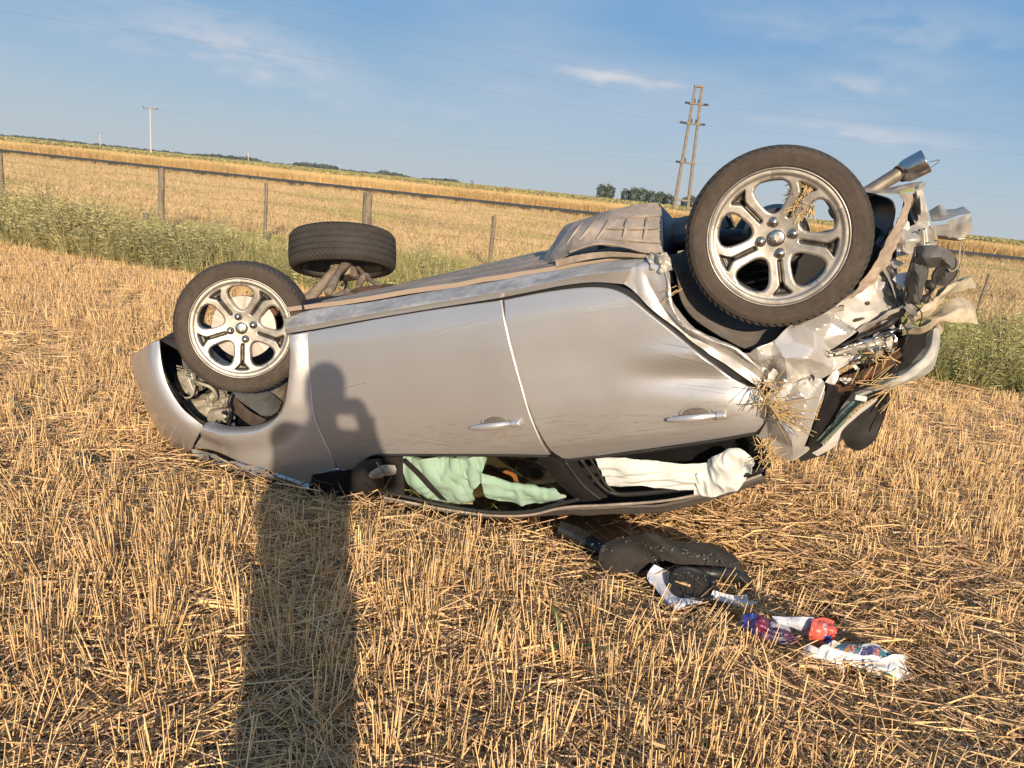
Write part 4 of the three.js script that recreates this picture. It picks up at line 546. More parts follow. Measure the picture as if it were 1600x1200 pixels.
  cp('hanging_thread', tube([[3.041,0.043,0.395],[3.055,0.043,0.39],[3.064,0.042,0.387],[3.078,0.042,0.382],[3.063,0.056,0.389],[3.043,0.065,0.397]], .0012, { n: 30, k: 4 }), M.trim, ex);
  // tail lamp housing: scuffed dark plastic, notched
  const lamp = cp('tail_lamp', bent([[2.93,0.343,0.7],[2.953,0.34,0.73],[2.99,0.35,0.74],[3.029,0.375,0.73],[3.052,0.414,0.72],[3.054,0.448,0.71],[3.036,0.479,0.7],[3.01,0.494,0.69],[2.982,0.486,0.69],[2.977,0.453,0.7],[2.991,0.423,0.71],[2.961,0.421,0.72],[2.948,0.466,0.71],[2.932,0.548,0.7],[2.875,0.541,0.7],[2.893,0.459,0.7],[2.914,0.394,0.7],[2.937,0.378,0.755],[2.917,0.46,0.755],[2.901,0.529,0.75],[2.993,0.387,0.755],[3.024,0.423,0.74],[3.005,0.46,0.725]],
    [[[2.873,0.539,0.72],[2.891,0.458,0.72],[2.911,0.393,0.72],[2.927,0.342,0.72]],[[2.927,0.342,0.72],[2.955,0.34,0.72],[2.994,0.35,0.72],[3.031,0.376,0.72],[3.052,0.414,0.72],[3.052,0.447,0.72],[3.033,0.478,0.72],[3.004,0.491,0.72]],[[3.004,0.491,0.72],[2.977,0.483,0.72]],[[2.977,0.483,0.72],[2.973,0.451,0.72],[2.989,0.423,0.72]],[[2.989,0.423,0.72],[2.961,0.421,0.72]],[[2.961,0.421,0.72],[2.946,0.465,0.72],[2.929,0.546,0.72]],[[2.929,0.546,0.72],[2.873,0.539,0.72]]], { step: .007, r: .003, flange: .03 }), M.greyPlastic);
  cp('lamp_socket', tube([[2.953,0.472,0.7],[2.965,0.486,0.72],[2.953,0.516,0.71],[2.939,0.533,0.7]], t => .012 + .006 * Math.sin(t * 8)), M.trim, lamp);
  cp('torn_wire', tube([[3.053,0.436,0.72],[3.062,0.405,0.72],[3.07,0.373,0.72],[3.06,0.35,0.73],[3.043,0.43,0.74],[3.023,0.44,0.74],[3.016,0.43,0.74]], .0022, { n: 40, k: 5 }), M.beige, lamp);
  cp('torn_wire', tube([[3.045,0.43,0.73],[3.052,0.447,0.73],[3.045,0.466,0.73],[3.031,0.477,0.73]], .002, { n: 20, k: 5 }), M.beige, lamp);
  // torn lining, beige
  cp('torn_lining', merge([
    loft([[[2.861,0.648,0.66],[2.91,0.612,0.68],[2.977,0.578,0.66],[3.048,0.535,0.62],[3.114,0.519,0.58],[3.136,0.528,0.56]], [[2.853,0.626,0.7],[2.899,0.579,0.74],[2.961,0.544,0.72],[3.034,0.508,0.66],[3.1,0.488,0.6],[3.132,0.5,0.56]], [[2.876,0.61,0.66],[2.917,0.573,0.68],[2.978,0.529,0.7],[3.031,0.492,0.66],[3.088,0.478,0.6],[3.129,0.477,0.55]], [[2.908,0.602,0.56],[2.95,0.567,0.58],[3.003,0.523,0.58],[3.054,0.489,0.56],[3.096,0.472,0.54],[3.131,0.471,0.52]]], { n: 50, m: 10, across: false, thick: .0015, ridge: -.010, amp: .008, freq: 15 }),
    loft([[[2.924,0.632,0.66],[2.977,0.59,0.68],[3.027,0.557,0.66],[3.074,0.551,0.64],[3.098,0.579,0.62]], [[2.923,0.63,0.72],[2.974,0.598,0.74],[3.022,0.588,0.72],[3.069,0.584,0.68],[3.101,0.6,0.64]], [[2.956,0.615,0.7],[2.993,0.606,0.72],[3.036,0.618,0.7],[3.079,0.632,0.66],[3.114,0.646,0.63]]], { n: 40, m: 12, across: false, thick: .0015, ridge: -.009, amp: .008, freq: 15 }),
    loft([[[2.853,0.64,0.72],[2.911,0.64,0.74],[2.952,0.627,0.74]], [[2.861,0.627,0.76],[2.915,0.609,0.78],[2.963,0.594,0.76]]], { n: 16, m: 6, thick: .002, ridge: .008, freq: 16 }),
    loft([[[2.943,0.592,0.74],[2.974,0.593,0.74],[2.992,0.624,0.72]], [[2.959,0.623,0.7],[2.976,0.618,0.72],[2.992,0.64,0.7]], [[2.962,0.654,0.71],[2.97,0.649,0.72],[2.986,0.649,0.7]], [[2.958,0.689,0.72],[2.964,0.685,0.72],[2.975,0.664,0.71]]], { n: 10, m: 6, thick: .002, amp: .01 })]), M.beige);
  // bright mangled trim between flank and lining
  for (const [a, r, m] of [[[[2.612,0.666,0.84],[2.683,0.65,0.83],[2.749,0.641,0.8],[2.814,0.624,0.78],[2.854,0.612,0.76]], .008, M.chrome], [[[2.629,0.678,0.83],[2.694,0.659,0.82],[2.759,0.659,0.79],[2.817,0.648,0.77]], .010, M.sheet], [[[2.677,0.711,0.8],[2.724,0.693,0.8],[2.772,0.674,0.79],[2.8,0.668,0.78]], .012, M.chrome], [[[2.621,0.668,0.8],[2.71,0.634,0.78],[2.797,0.606,0.76],[2.866,0.568,0.72],[2.883,0.549,0.7]], .010, M.trim], [[[2.617,0.744,0.76],[2.682,0.719,0.78],[2.729,0.721,0.77],[2.79,0.697,0.76]], .009, M.sheet], [[[2.744,0.667,0.82],[2.757,0.701,0.83],[2.769,0.683,0.84],[2.778,0.66,0.82]], .006, M.sheet], [[[2.79,0.63,0.8],[2.817,0.624,0.82],[2.827,0.647,0.82],[2.819,0.678,0.8]], .008, M.chrome]])
    cp('mangled_trim', loft([a.map(p => [p[0], p[1] - r, p[2] - .01]), a, a.map(p => [p[0], p[1] + r * 1.2, p[2] - .02])], { n: 30, m: 4, thick: .002, ridge: .006, amp: .006, freq: 22, seed: r * 900 }), m);
  cp('boot_seal', loft([[[2.596,0.794,0.76],[2.658,0.772,0.76],[2.725,0.758,0.74],[2.796,0.736,0.72],[2.849,0.702,0.7]], [[2.614,0.826,0.7],[2.681,0.818,0.7],[2.749,0.799,0.68],[2.818,0.776,0.66],[2.867,0.738,0.66]]], { n: 24, m: 5, thick: .006, ridge: .008, amp: .01, freq: 14 }), M.rust);
  cp('boot_cavity', loft([[[2.585,0.817,0.6],[2.695,0.769,0.58],[2.86,0.68,0.55],[2.979,0.639,0.5]], [[2.596,0.897,0.52],[2.705,0.877,0.5],[2.87,0.828,0.48],[2.981,0.744,0.45]], [[2.515,1.066,0.5],[2.587,1.013,0.5],[2.687,0.948,0.5],[2.783,0.905,0.5]]], { n: 24, m: 6, thick: .01, amp: .01 }), M.black);
  cp('hatch_frame', loft([[[2.595,0.791,0.777],[2.573,0.852,0.772],[2.547,0.916,0.765],[2.522,0.986,0.742],[2.497,1.045,0.717]], [[2.617,0.799,0.756],[2.595,0.863,0.75],[2.568,0.926,0.739],[2.538,0.998,0.716],[2.509,1.051,0.699]], [[2.681,0.824,0.694],[2.65,0.886,0.686],[2.605,0.959,0.675],[2.564,1.026,0.652],[2.524,1.064,0.652]]], { n: 24, m: 5, thick: .004, ridge: .006, amp: .006, freq: 14 }), M.black);
  cp('hatch_hinge', tube([[2.623,0.809,0.72],[2.651,0.817,0.74],[2.669,0.809,0.74],[2.684,0.798,0.73]], t => .016 + .005 * Math.sin(t * 10)), M.rust);
  // hanging tailgate skin
  cp('tailgate_skin', loft([[[2.938,0.648,0.72],[2.92,0.693,0.74],[2.858,0.752,0.76],[2.771,0.793,0.77],[2.683,0.826,0.77]], [[2.96,0.627,0.74],[2.937,0.696,0.77],[2.873,0.756,0.79],[2.788,0.798,0.8],[2.697,0.831,0.79]], [[2.983,0.637,0.72],[2.963,0.711,0.76],[2.894,0.776,0.79],[2.81,0.81,0.8],[2.688,0.842,0.79]], [[2.987,0.683,0.68],[2.96,0.77,0.7],[2.889,0.809,0.73],[2.802,0.832,0.75],[2.672,0.875,0.75]]], { n: 40, m: 6, across: false, thick: .004, ridge: -.004, amp: .005, freq: 12 }), M.bumper);
  cp('tailgate_edge', loft([[[2.683,0.828,0.76],[2.647,0.877,0.73],[2.619,0.922,0.71]], [[2.699,0.835,0.77],[2.661,0.89,0.74],[2.626,0.942,0.71]]], { n: 14, m: 3, thick: .004 }), M.bumper);
  cp('broken_rear_window', loft([[[2.808,0.829,0.77],[2.736,0.848,0.77],[2.682,0.893,0.76],[2.627,0.962,0.73],[2.561,1.029,0.7]], [[2.793,0.818,0.76],[2.726,0.83,0.76],[2.668,0.874,0.75],[2.612,0.939,0.72],[2.544,1.013,0.7]]], { n: 40, m: 3, thick: .004, ridge: .004, freq: 40 }), M.shard);
  cp('window_tape', tube([[2.803,0.824,0.78],[2.735,0.839,0.78],[2.678,0.883,0.77],[2.619,0.949,0.74],[2.552,1.021,0.71]], .004, { n: 30 }), M.trim);
  cp('inner_hatch_trim', loft([[[2.757,0.856,0.76],[2.692,0.895,0.75],[2.628,0.965,0.72],[2.57,1.032,0.69],[2.523,1.062,0.68]], [[2.738,0.887,0.72],[2.674,0.953,0.7],[2.627,1.009,0.68],[2.579,1.051,0.66],[2.532,1.073,0.66]], [[2.671,0.982,0.66],[2.651,1.01,0.66],[2.622,1.041,0.65],[2.593,1.062,0.64],[2.541,1.086,0.64]]], { n: 30, m: 6, thick: .003, ridge: .005, amp: .006 }), std(.62, .60, .56, .8));
  cp('white_clip', new RoundedBoxGeometry(.04, .02, .012, 2, .004).rotateZ(.3).translate(...carV([2.702,0.846,0.79]).toArray()), M.bag);
  cp('hanging_flap', loft([[[2.759,0.861,0.74],[2.785,0.846,0.74],[2.808,0.846,0.73]], [[2.704,0.915,0.72],[2.757,0.905,0.73],[2.79,0.898,0.72]], [[2.639,0.98,0.7],[2.71,0.978,0.71],[2.774,0.947,0.7]], [[2.639,1.017,0.69],[2.697,1.024,0.7],[2.753,1.011,0.69]], [[2.65,1.05,0.68],[2.689,1.065,0.68],[2.73,1.043,0.68]]], { n: 20, m: 7, thick: .006, amp: .006, freq: 5 }), M.trim);
  cp('torn_wire', tube([[2.853,0.716,0.8],[2.829,0.759,0.8],[2.808,0.818,0.79],[2.784,0.899,0.77],[2.753,0.984,0.75]], .0025, { n: 24, k: 5 }), M.black);
  cp('torn_wire', tube([[2.736,0.719,0.82],[2.737,0.749,0.83],[2.727,0.776,0.83],[2.722,0.818,0.82]], .0014, { n: 16, k: 5 }), std(.45, .04, .06, .6));
  cp('torn_scrap', loft([[[2.003,0.233,0.79],[2.03,0.22,0.8],[2.061,0.234,0.83],[2.083,0.23,0.81],[2.1,0.254,0.82]], [[2.021,0.254,0.83],[2.043,0.246,0.81],[2.066,0.258,0.85],[2.083,0.251,0.83],[2.105,0.278,0.84]], [[2.035,0.284,0.85],[2.044,0.295,0.83],[2.067,0.307,0.865],[2.078,0.3,0.84],[2.099,0.29,0.86]]], { n: 24, m: 8, along: false, across: false, thick: .002, ridge: .010, amp: .004, freq: 34 }), M.sheet);
}

// torn bits of skin, brackets and broken plastic through the crushed corner
{
  const r = rng(404), mats = [M.sheet, M.bentPaint, M.greyPlastic, M.sheet, M.black, M.bentPaint];
  const spots = [[2.729,0.654,0.82],[2.681,0.664,0.84],[2.774,0.635,0.8],[2.817,0.598,0.77],[2.858,0.573,0.75],[2.641,0.718,0.82],[2.696,0.736,0.8],[2.617,0.765,0.8],[2.756,0.71,0.8],[2.892,0.55,0.75],[2.848,0.521,0.7],[2.88,0.458,0.68],[2.867,0.393,0.66],[2.801,0.461,0.68],[2.723,0.567,0.78],[2.591,0.679,0.86],[2.548,0.745,0.85],[2.66,0.782,0.78],[2.814,0.669,0.78],[2.88,0.618,0.74],[2.839,0.316,0.63],[2.912,0.258,0.58],[2.964,0.375,0.7],[2.461,0.75,0.88],[2.416,0.722,0.88]];
  spots.forEach((c, i) => { const n = 7 + Math.floor(r() * 4), R = .014 + .022 * r(), a0 = r() * 6.28, el = .35 + .5 * r(), poly = []; for (let k = 0; k < n; k++) { const a = k / n * 6.283, q = R * (.55 + .75 * r()), x = Math.cos(a) * q, y = Math.sin(a) * q * el; poly.push([c[0] + x * Math.cos(a0) - y * Math.sin(a0), c[1] + x * Math.sin(a0) + y * Math.cos(a0)]); }
    const sx = 1.2 * (r() - .5), sy = 1.2 * (r() - .5), f = 8 + 10 * r(); const poly2 = outline(poly.map((p, k) => [p, poly[(k + 1) % n]]), .012);
    cp('torn_piece', panel(poly2, (l, h) => c[2] - .03 + (l - c[0]) * sx + (h - c[1]) * sy + .012 * Math.abs(noise(l * f * 2, h * f * 2, i)), { step: .009, r: 0, flange: .002 }), mats[i % 6]); });
  for (const [p, q] of [[[[2.85,0.585,0.76],[2.867,0.628,0.8],[2.846,0.68,0.81],[2.815,0.712,0.8],[2.825,0.759,0.8]], .002], [[[2.699,0.694,0.84],[2.719,0.727,0.86],[2.703,0.761,0.85],[2.733,0.788,0.84]], .0018], [[[2.888,0.522,0.76],[2.918,0.569,0.78],[2.907,0.612,0.78]], .002], [[[2.597,0.651,0.87],[2.636,0.672,0.88],[2.678,0.669,0.87]], .0015], [[[2.934,0.374,0.76],[2.948,0.419,0.78],[2.935,0.483,0.78],[2.959,0.532,0.76]], .0018]]) cp('torn_wire', tube(p, q, { n: 24, k: 5 }), M.black);
}
// ---- greenhouse
{
  const gl = outline([[[0.864,0.932,0.837],[1.078,0.941,0.833],[1.306,0.958,0.825],[1.46,0.973,0.818]],[[1.46,0.973,0.818],[1.486,1.035,0.787],[1.519,1.112,0.747],[1.56,1.168,0.719]],[[1.56,1.168,0.719],[1.478,1.215,0.695],[1.359,1.244,0.68],[1.196,1.246,0.679],[0.981,1.203,0.701],[0.785,1.134,0.736]],[[0.785,1.134,0.736],[0.864,0.932,0.837]]]);
  cp('front_side_window', panel(gl, (l, h) => prof(h) - .012, { step: .05, r: 0, flange: 0 }), M.glass, frontDoor);
  cp('window_divider', loft([[[0.848,0.959,0.816],[0.884,1.03,0.782],[0.914,1.109,0.741],[0.946,1.171,0.709]], [[0.872,0.955,0.818],[0.912,1.025,0.784],[0.945,1.111,0.74],[0.974,1.18,0.705]]], { n: 12, m: 2, thick: .006 }), M.trim, frontDoor);
  cp('window_frame', tube([[0.663,1.107,0.746],[0.779,1.142,0.728],[0.976,1.211,0.693],[1.191,1.255,0.67],[1.354,1.256,0.67],[1.486,1.224,0.686],[1.586,1.202,0.698]], .009, { n: 50 }), M.trim, frontDoor);
  cp('window_frame', loft([[[0.75,0.932,0.831],[0.741,0.995,0.801],[0.698,1.109,0.743]], [[0.861,0.933,0.831],[0.824,1.018,0.79],[0.778,1.143,0.726]]], { n: 12, m: 4, thick: .01, amp: .003 }), M.trim, frontDoor);
  cp('roof_rail', tube([[0.677,1.139,0.734],[0.793,1.175,0.716],[0.971,1.228,0.688],[1.187,1.271,0.666],[1.35,1.272,0.666],[1.506,1.241,0.682],[1.704,1.237,0.684],[1.947,1.227,0.689],[2.132,1.192,0.707],[2.335,1.124,0.741]], .006, { n: 70 }), M.tray);
  cp('centre_pillar', loft([[[1.455,0.976,0.804],[1.481,1.039,0.773],[1.515,1.116,0.733],[1.581,1.215,0.683]], [[1.527,0.985,0.808],[1.555,1.06,0.77],[1.59,1.135,0.732],[1.653,1.212,0.692]], [[1.622,1.005,0.786],[1.641,1.077,0.75],[1.668,1.144,0.715],[1.709,1.2,0.687]]], { n: 20, m: 5, thick: .01, ridge: .002 }), M.black);
  cp('pillar_seal', tube([[1.581,1.01,0.8],[1.602,1.075,0.766],[1.631,1.142,0.732],[1.678,1.205,0.7]], .007), M.trim); cp('pillar_seal', tube([[1.647,1.003,0.799],[1.668,1.068,0.766],[1.695,1.135,0.732],[1.723,1.176,0.711]], .008), M.trim); cp('pillar_seal', tube([[1.685,1,0.801],[1.701,1.064,0.768],[1.718,1.13,0.735],[1.746,1.171,0.714]], .006), M.trim);
  cp('rear_window_frame', tube([[1.724,1.169,0.714],[1.759,1.185,0.706],[1.849,1.187,0.705],[2.008,1.176,0.711],[2.162,1.154,0.722],[2.342,1.099,0.75]], .011, { n: 40 }), M.trim, rearDoor);
  cp('rear_window_frame', loft([[[2.308,0.977,0.796],[2.33,1.03,0.77],[2.35,1.111,0.728]], [[2.338,0.959,0.814],[2.36,1.012,0.789],[2.37,1.094,0.747]]], { n: 12, m: 4, thick: .01, ridge: .004 }), M.trim, rearDoor);
  // mirror, folded and broken
  const mr = cp('door_mirror', loft([[[0.636,0.959,0.834],[0.701,0.931,0.852],[0.763,0.926,0.854]], [[0.599,0.994,0.828],[0.695,0.968,0.855],[0.772,0.955,0.856]], [[0.575,1.042,0.804],[0.673,1.027,0.831],[0.755,1.008,0.831]], [[0.552,1.091,0.758],[0.631,1.092,0.768],[0.715,1.069,0.78]]], { n: 18, m: 6, thick: .01, ridge: .004, amp: .006 }), M.trim);
  cp('mirror_glass', loft([[[0.723,0.977,0.891],[0.793,0.948,0.904],[0.855,0.949,0.904]], [[0.714,0.996,0.892],[0.791,0.978,0.9],[0.86,0.969,0.904]], [[0.723,1.012,0.869],[0.785,1.003,0.874],[0.839,0.993,0.878]]], { n: 12, m: 4, thick: .004, ridge: .006, freq: 20 }), M.sheet, mr);
  cp('mirror_arm', tube([[0.625,0.982,0.824],[0.657,1.022,0.824],[0.671,1.069,0.789]], .018), M.black, mr);
  for (const a of [[[0.794,1.017,0.836],[0.755,1.056,0.826],[0.726,1.112,0.778]], [[0.78,0.927,0.919],[0.794,0.963,0.912],[0.794,0.997,0.877]]]) cp('broken_strip', tube(a, .003, { k: 5 }), M.dullSteel, mr);
  // roof, far side, firewall and seats shut the cabin
  cp('roof', loft([[[0.668,1.146,0.72],[0.967,1.228,0.678],[1.184,1.268,0.658],[1.502,1.244,0.67],[1.943,1.244,0.67],[2.347,1.135,0.726]], [[0.505,1.24,0.45],[0.854,1.311,0.45],[1.097,1.347,0.45],[1.429,1.341,0.45],[1.902,1.342,0.45],[2.332,1.233,0.45]], [[0.261,1.256,0],[0.662,1.293,0],[0.938,1.318,0],[1.308,1.348,0],[1.84,1.366,0],[2.325,1.261,0]], [[0.048,1.231,-.58],[0.414,1.272,-.58],[0.733,1.293,-.58],[1.158,1.321,-.58],[1.768,1.331,-.58],[2.266,1.278,-.58]]], { n: 40, m: 8, thick: .01, amp: .012 }), M.liner);
  cp('far_side', loft([[[-.5, .3, -.78], [.5, .2, -.80], [1.5, .2, -.80], [2.7, .3, -.78]], [[-.55, .6, -.82], [.5, .6, -.85], [1.5, .6, -.85], [2.8, .6, -.8]], [[-.4, .9, -.78], [.5, .95, -.82], [1.5, .95, -.82], [2.75, .95, -.78]], [[.2, 1.0, -.7], [.6, 1.28, -.6], [1.5, 1.35, -.6], [2.5, 1.3, -.6]]], { n: 40, m: 6, thick: .01 }), M.paint);
  cp('firewall', loft([[[.42, .2, .72], [.42, .2, -.75]], [[.45, .6, .76], [.45, .6, -.78]], [[.50, 1.0, .74], [.50, 1.0, -.75]], [[.62, 1.28, .5], [.62, 1.28, -.55]]], { n: 14, m: 5, thick: .01 }), M.black);
  cp('dashboard', loft([[[.62, .62, .72], [.6, .62, -.7]], [[.85, .7, .72], [.83, .7, -.7]], [[.90, .82, .72], [.88, .82, -.7]], [[.6, .98, .7], [.6, .98, -.7]]], { n: 14, m: 5, thick: .02, amp: .01 }), M.trim);
  for (const w of [.38, -.38]) { const s = cp('front_seat', loft([[[1.1, .35, w + .25], [1.1, .35, w - .25]], [[1.45, .42, w + .25], [1.45, .42, w - .25]], [[1.6, .55, w + .24], [1.6, .55, w - .24]], [[1.72, 1.0, w + .2], [1.72, 1.0, w - .2]], [[1.74, 1.08, w + .15], [1.74, 1.08, w - .15]]], { n: 12, m: 6, thick: .10, amp: .02 }), M.trim); cp('headrest', new RoundedBoxGeometry(.10, .15, .24, 4, .04).translate(1.74, 1.14, -w), M.trim, s); }
  cp('rear_seat', loft([[[1.95, .45, .62], [1.95, .45, -.62]], [[2.25, .5, .62], [2.25, .5, -.62]], [[2.42, .9, .58], [2.42, .9, -.58]], [[2.48, 1.15, .5], [2.48, 1.15, -.5]]], { n: 14, m: 6, thick: .10, amp: .02 }), M.trim);
  cp('tailgate_inner', loft([[[2.72, .35, .42], [2.72, .35, -.65]], [[2.68, .7, .42], [2.7, .7, -.65]], [[2.5, .98, .40], [2.5, 1.0, -.55]]], { n: 12, m: 6, thick: .01, amp: .02 }), M.black);
  // airbags
  cp('front_airbag', loft([[[0.777,0.959,0.694],[0.881,0.973,0.688],[1.008,0.976,0.686],[1.132,0.979,0.685]], [[0.774,1.03,0.69],[0.897,1.049,0.68],[1,1.07,0.669],[1.153,1.052,0.678]], [[0.813,1.119,0.634],[0.895,1.161,0.613],[0.978,1.173,0.606],[1.076,1.15,0.618]], [[0.795,1.166,0.58],[0.883,1.198,0.564],[0.959,1.213,0.556],[1.038,1.203,0.561]]], { n: 30, m: 8, thick: .02, ridge: -.022, amp: .012, freq: 13, fv: [1.6, .6, 1], n: 60, m: 14 }), M.bagGreen);
  cp('side_airbag', loft([[[1.154,1.063,0.683],[1.188,1.079,0.675],[1.232,1.127,0.65],[1.271,1.147,0.64]], [[1.149,1.092,0.683],[1.201,1.144,0.656],[1.357,1.175,0.641],[1.512,1.198,0.629]], [[1.141,1.178,0.634],[1.22,1.219,0.613],[1.35,1.24,0.602],[1.49,1.219,0.613]]], { n: 60, m: 14, thick: .004, ridge: -.013, amp: .006, freq: 14 }), M.bagGreen);
  cp('side_airbag', loft([[[1.075,0.982,0.714],[1.144,0.977,0.716],[1.207,0.988,0.711]], [[1.071,1.036,0.696],[1.13,1.027,0.701],[1.175,1.037,0.696]], [[1.073,1.085,0.661],[1.111,1.084,0.662],[1.144,1.079,0.664]]], { n: 30, m: 12, thick: .004, ridge: -.014, amp: .006, freq: 16 }), M.bagGreen);
  cp('seat_belt', loft([[[1.233,1.082,0.633],[1.27,1.109,0.619],[1.269,1.147,0.599]], [[1.251,1.073,0.638],[1.291,1.1,0.624],[1.29,1.142,0.602]]], { n: 8, m: 3, thick: .003 }), std(.6, .16, .05, .7));
  cp('curtain_airbag', loft([[[1.702,1.003,0.783],[1.832,1.014,0.783],[1.979,1.045,0.762],[2.101,1.062,0.758],[2.15,1.058,0.755]], [[1.716,1.064,0.762],[1.849,1.076,0.776],[1.985,1.096,0.761],[2.097,1.105,0.761],[2.152,1.091,0.759]], [[1.728,1.139,0.714],[1.861,1.138,0.739],[1.987,1.16,0.733],[2.085,1.176,0.725],[2.152,1.143,0.732]]], { n: 110, m: 20, thick: .004, ridge: -.008, amp: .004, freq: 26, fv: [.3, 1.8, 1.5] }), M.bag);
  cp('curtain_airbag', loft([[[2.15,1.058,0.755],[2.205,1.017,0.786],[2.256,0.989,0.8],[2.278,1,0.795]], [[2.1,1.109,0.749],[2.175,1.073,0.78],[2.252,1.026,0.804],[2.309,1.057,0.776]], [[2.075,1.161,0.727],[2.161,1.137,0.753],[2.241,1.118,0.76],[2.302,1.079,0.77]], [[2.068,1.185,0.71],[2.152,1.193,0.706],[2.228,1.173,0.717],[2.298,1.11,0.749]]], { n: 90, m: 24, thick: .003, ridge: -.018, amp: .005, freq: 13, fv: [1.4, .7, 1] }), M.bag);
  cp('dark_trim', loft([[[1.678,1.03,0.69],[1.922,1.014,0.698],[2.154,0.993,0.708],[2.326,0.972,0.718]], [[1.674,1.122,0.602],[1.895,1.121,0.603],[2.133,1.115,0.606],[2.327,1.058,0.635]]], { n: 20, m: 4, thick: .006, amp: .01 }), M.black);
}


// ================================================================ stubble, straw and weeds
carInv.copy(car.matrixWorld).invert();
const tmpV = new THREE.Vector3();
function underCar(x, y, z, grow = 0) { tmpV.set(x, y, z).applyMatrix4(carInv); const l = tmpV.x, h = tmpV.y, w = -tmpV.z; return l > -.62 - grow && l < 2.7 + grow && h < 1.36 + grow && h > .1 && Math.abs(w) < prof(h) + grow + .01 && h < (l < .55 ? 1.04 : 1.40) + grow; }
const nearCar = (x, z) => underCar(x, .3, z, .12) ? 1 : underCar(x, .3, z, .3) ? .6 : 0;
const nearField = (x, z, margin = .12) => { const d = -z; return Math.abs(x - .03 * d) < d * (.70 + margin) + 1.2; };
const debrisSpots = [[.45, -3.25, .3], [.82, -2.95, .45], [1.1, -2.8, .35], [1.02, -2.5, .3], [1.3, -2.32, .3]];
const trampled = (x, z) => { let k = clamp(fbm(x * .9 + 4, z * .9, 8, 3) * 2.2 - .15); for (const [a, b, r] of debrisSpots) k = Math.max(k, 1 - sstep(r, r + .35, Math.hypot(x - a, z - b))); k = Math.max(k, .9 * (1 - sstep(.3, 1.0, Math.hypot((x - 1.55) / 1.3, z + 3.2)))); return clamp(k); };
{
  const r = rng(101);
  const gold = () => { const k = r(), s = .86 + .5 * r(); return [s * mix(.68, .76, k), s * mix(.45, .54, k), s * mix(.195, .285, k)]; };
  const brown = () => { const s = .6 + .5 * r(); return [.62 * s, .40 * s, .23 * s]; };
  // standing clumps: 5-9 cut stems from one crown
  const vs = []; for (let v = 0; v < 10; v++) vs.push(bladeSet(r, 15, i => { const a = r() * 6.283, rad = .045 * Math.sqrt(r()), lean = .02 + .26 * r() ** 2, leaf = i > 11; const h = (leaf ? .09 : .11) + .13 * r(); return { base: [Math.cos(a) * rad, -.01, Math.sin(a) * rad], dir: [Math.cos(a) * lean + .1 * (r() - .5), 1, Math.sin(a) * lean + .1 * (r() - .5)], len: h, width: leaf ? .005 : .0015 + .0011 * r(), bend: leaf ? .5 + r() * .6 : .06 * (r() - .5), color: leaf ? brown() : gold(), round: !leaf, seg: leaf ? 3 : 1 }; }));
  const places = []; const ang = -.36, ca = Math.cos(ang), sa = Math.sin(ang), row = .16;
  for (let i = -112; i < 112; i++) for (let s = -16; s < 4; s += .05) {
    const jx = i * row + .15 * (r() - .5) + .03 * Math.sin(s * 3 + i), js = s + .05 * (r() - .5); const x = jx * ca - js * sa, z = jx * sa + js * ca;
    const keep = r(), tone = .8 + .35 * r(), k2 = r(), k3 = r(), k4 = r(), k5 = r(), k6 = r();
    if (z > 1.5 || z < edgeZ(x) || !nearField(x, z)) continue; if (z > -1.2 && Math.hypot(x, z - .35) < .55) continue;
    const t = Math.max(trampled(x, z), .3 * nearCar(x, z)); const patch = fbm(x * 2.6, z * 2.6, 12, 2); if (keep > .86 + .8 * patch - .6 * t) continue; if (underCar(x, .14, z, .03) || underCar(x, .26, z, .01)) continue;
    const lean = (.10 + .6 * t) * (k2 - .5) * 2 + .30 * noise(x * 2.1, z * 2.1, 5), lean2 = (.10 + .6 * t) * (k3 - .5) * 2 + .34 * noise(x * 2.1, z * 2.1, 9);
    places.push([x, relief(x, z), z, k4 * 6.28, [.9 + .25 * k5, (.62 + .5 * k6) * (1 + .25 * noise(x * .5, z * .5, 2)) * (1 - .2 * nearCar(x, z)), .9 + .25 * k5], tone, Math.floor(k4 * 997), lean, lean2]);
  }
  scatter('wheat_stubble', 'dry golden cut wheat stubble standing in rows over the field', 'stubble', vs, strawMat, places);
  // loose straw on the ground
  const lit = []; for (let v = 0; v < 8; v++) lit.push(bladeSet(r, 30, i => { const a = r() * 6.283, x = (r() - .5) * .36, z = (r() - .5) * .36, flat = i % 5 === 4; return { base: [x, .006 + .085 * r() ** 1.6, z], dir: [Math.cos(a), .9 * (r() - .38) * r(), Math.sin(a)], len: .04 + .19 * r() * r() + .02, width: flat ? .004 : .0013 + .0009 * r(), bend: .12 * (r() - .5), color: r() < .3 ? brown() : gold(), round: !flat, seg: flat ? 3 : 1 }; }));
  const lp = []; for (let i = 0; i < 40000; i++) { const d = .9 + 15 * r() ** 1.9, x = (r() - .5) * 2 * (d * .84 + 1.2), z = -d + .6, a = r(), b = r(), c = r(), e = r(); if (z < edgeZ(x) - .3 || !nearField(x, z, .05) || z > -1 || underCar(x, .06, z, -.03) || underCar(x, .2, z, 0) || (a < .85 && debrisSpots.some(([p, q, s]) => Math.hypot(x - p, z - q) < s + .02))) continue; lp.push([x, relief(x, z), z, a * 6.28, .8 + .5 * b, .72 + .42 * c, Math.floor(e * 997), .1 * (b - .5), .1 * (c - .5)]); }
  scatter('straw_litter', 'loose broken straw lying between the stubble rows', 'straw', lit, strawMat, lp);
  // weeds along the field edge
  const green = () => { const k = r(), s = .7 + .6 * r(); return [s * mix(.19, .34, k), s * mix(.205, .325, k), s * mix(.085, .155, k)]; };
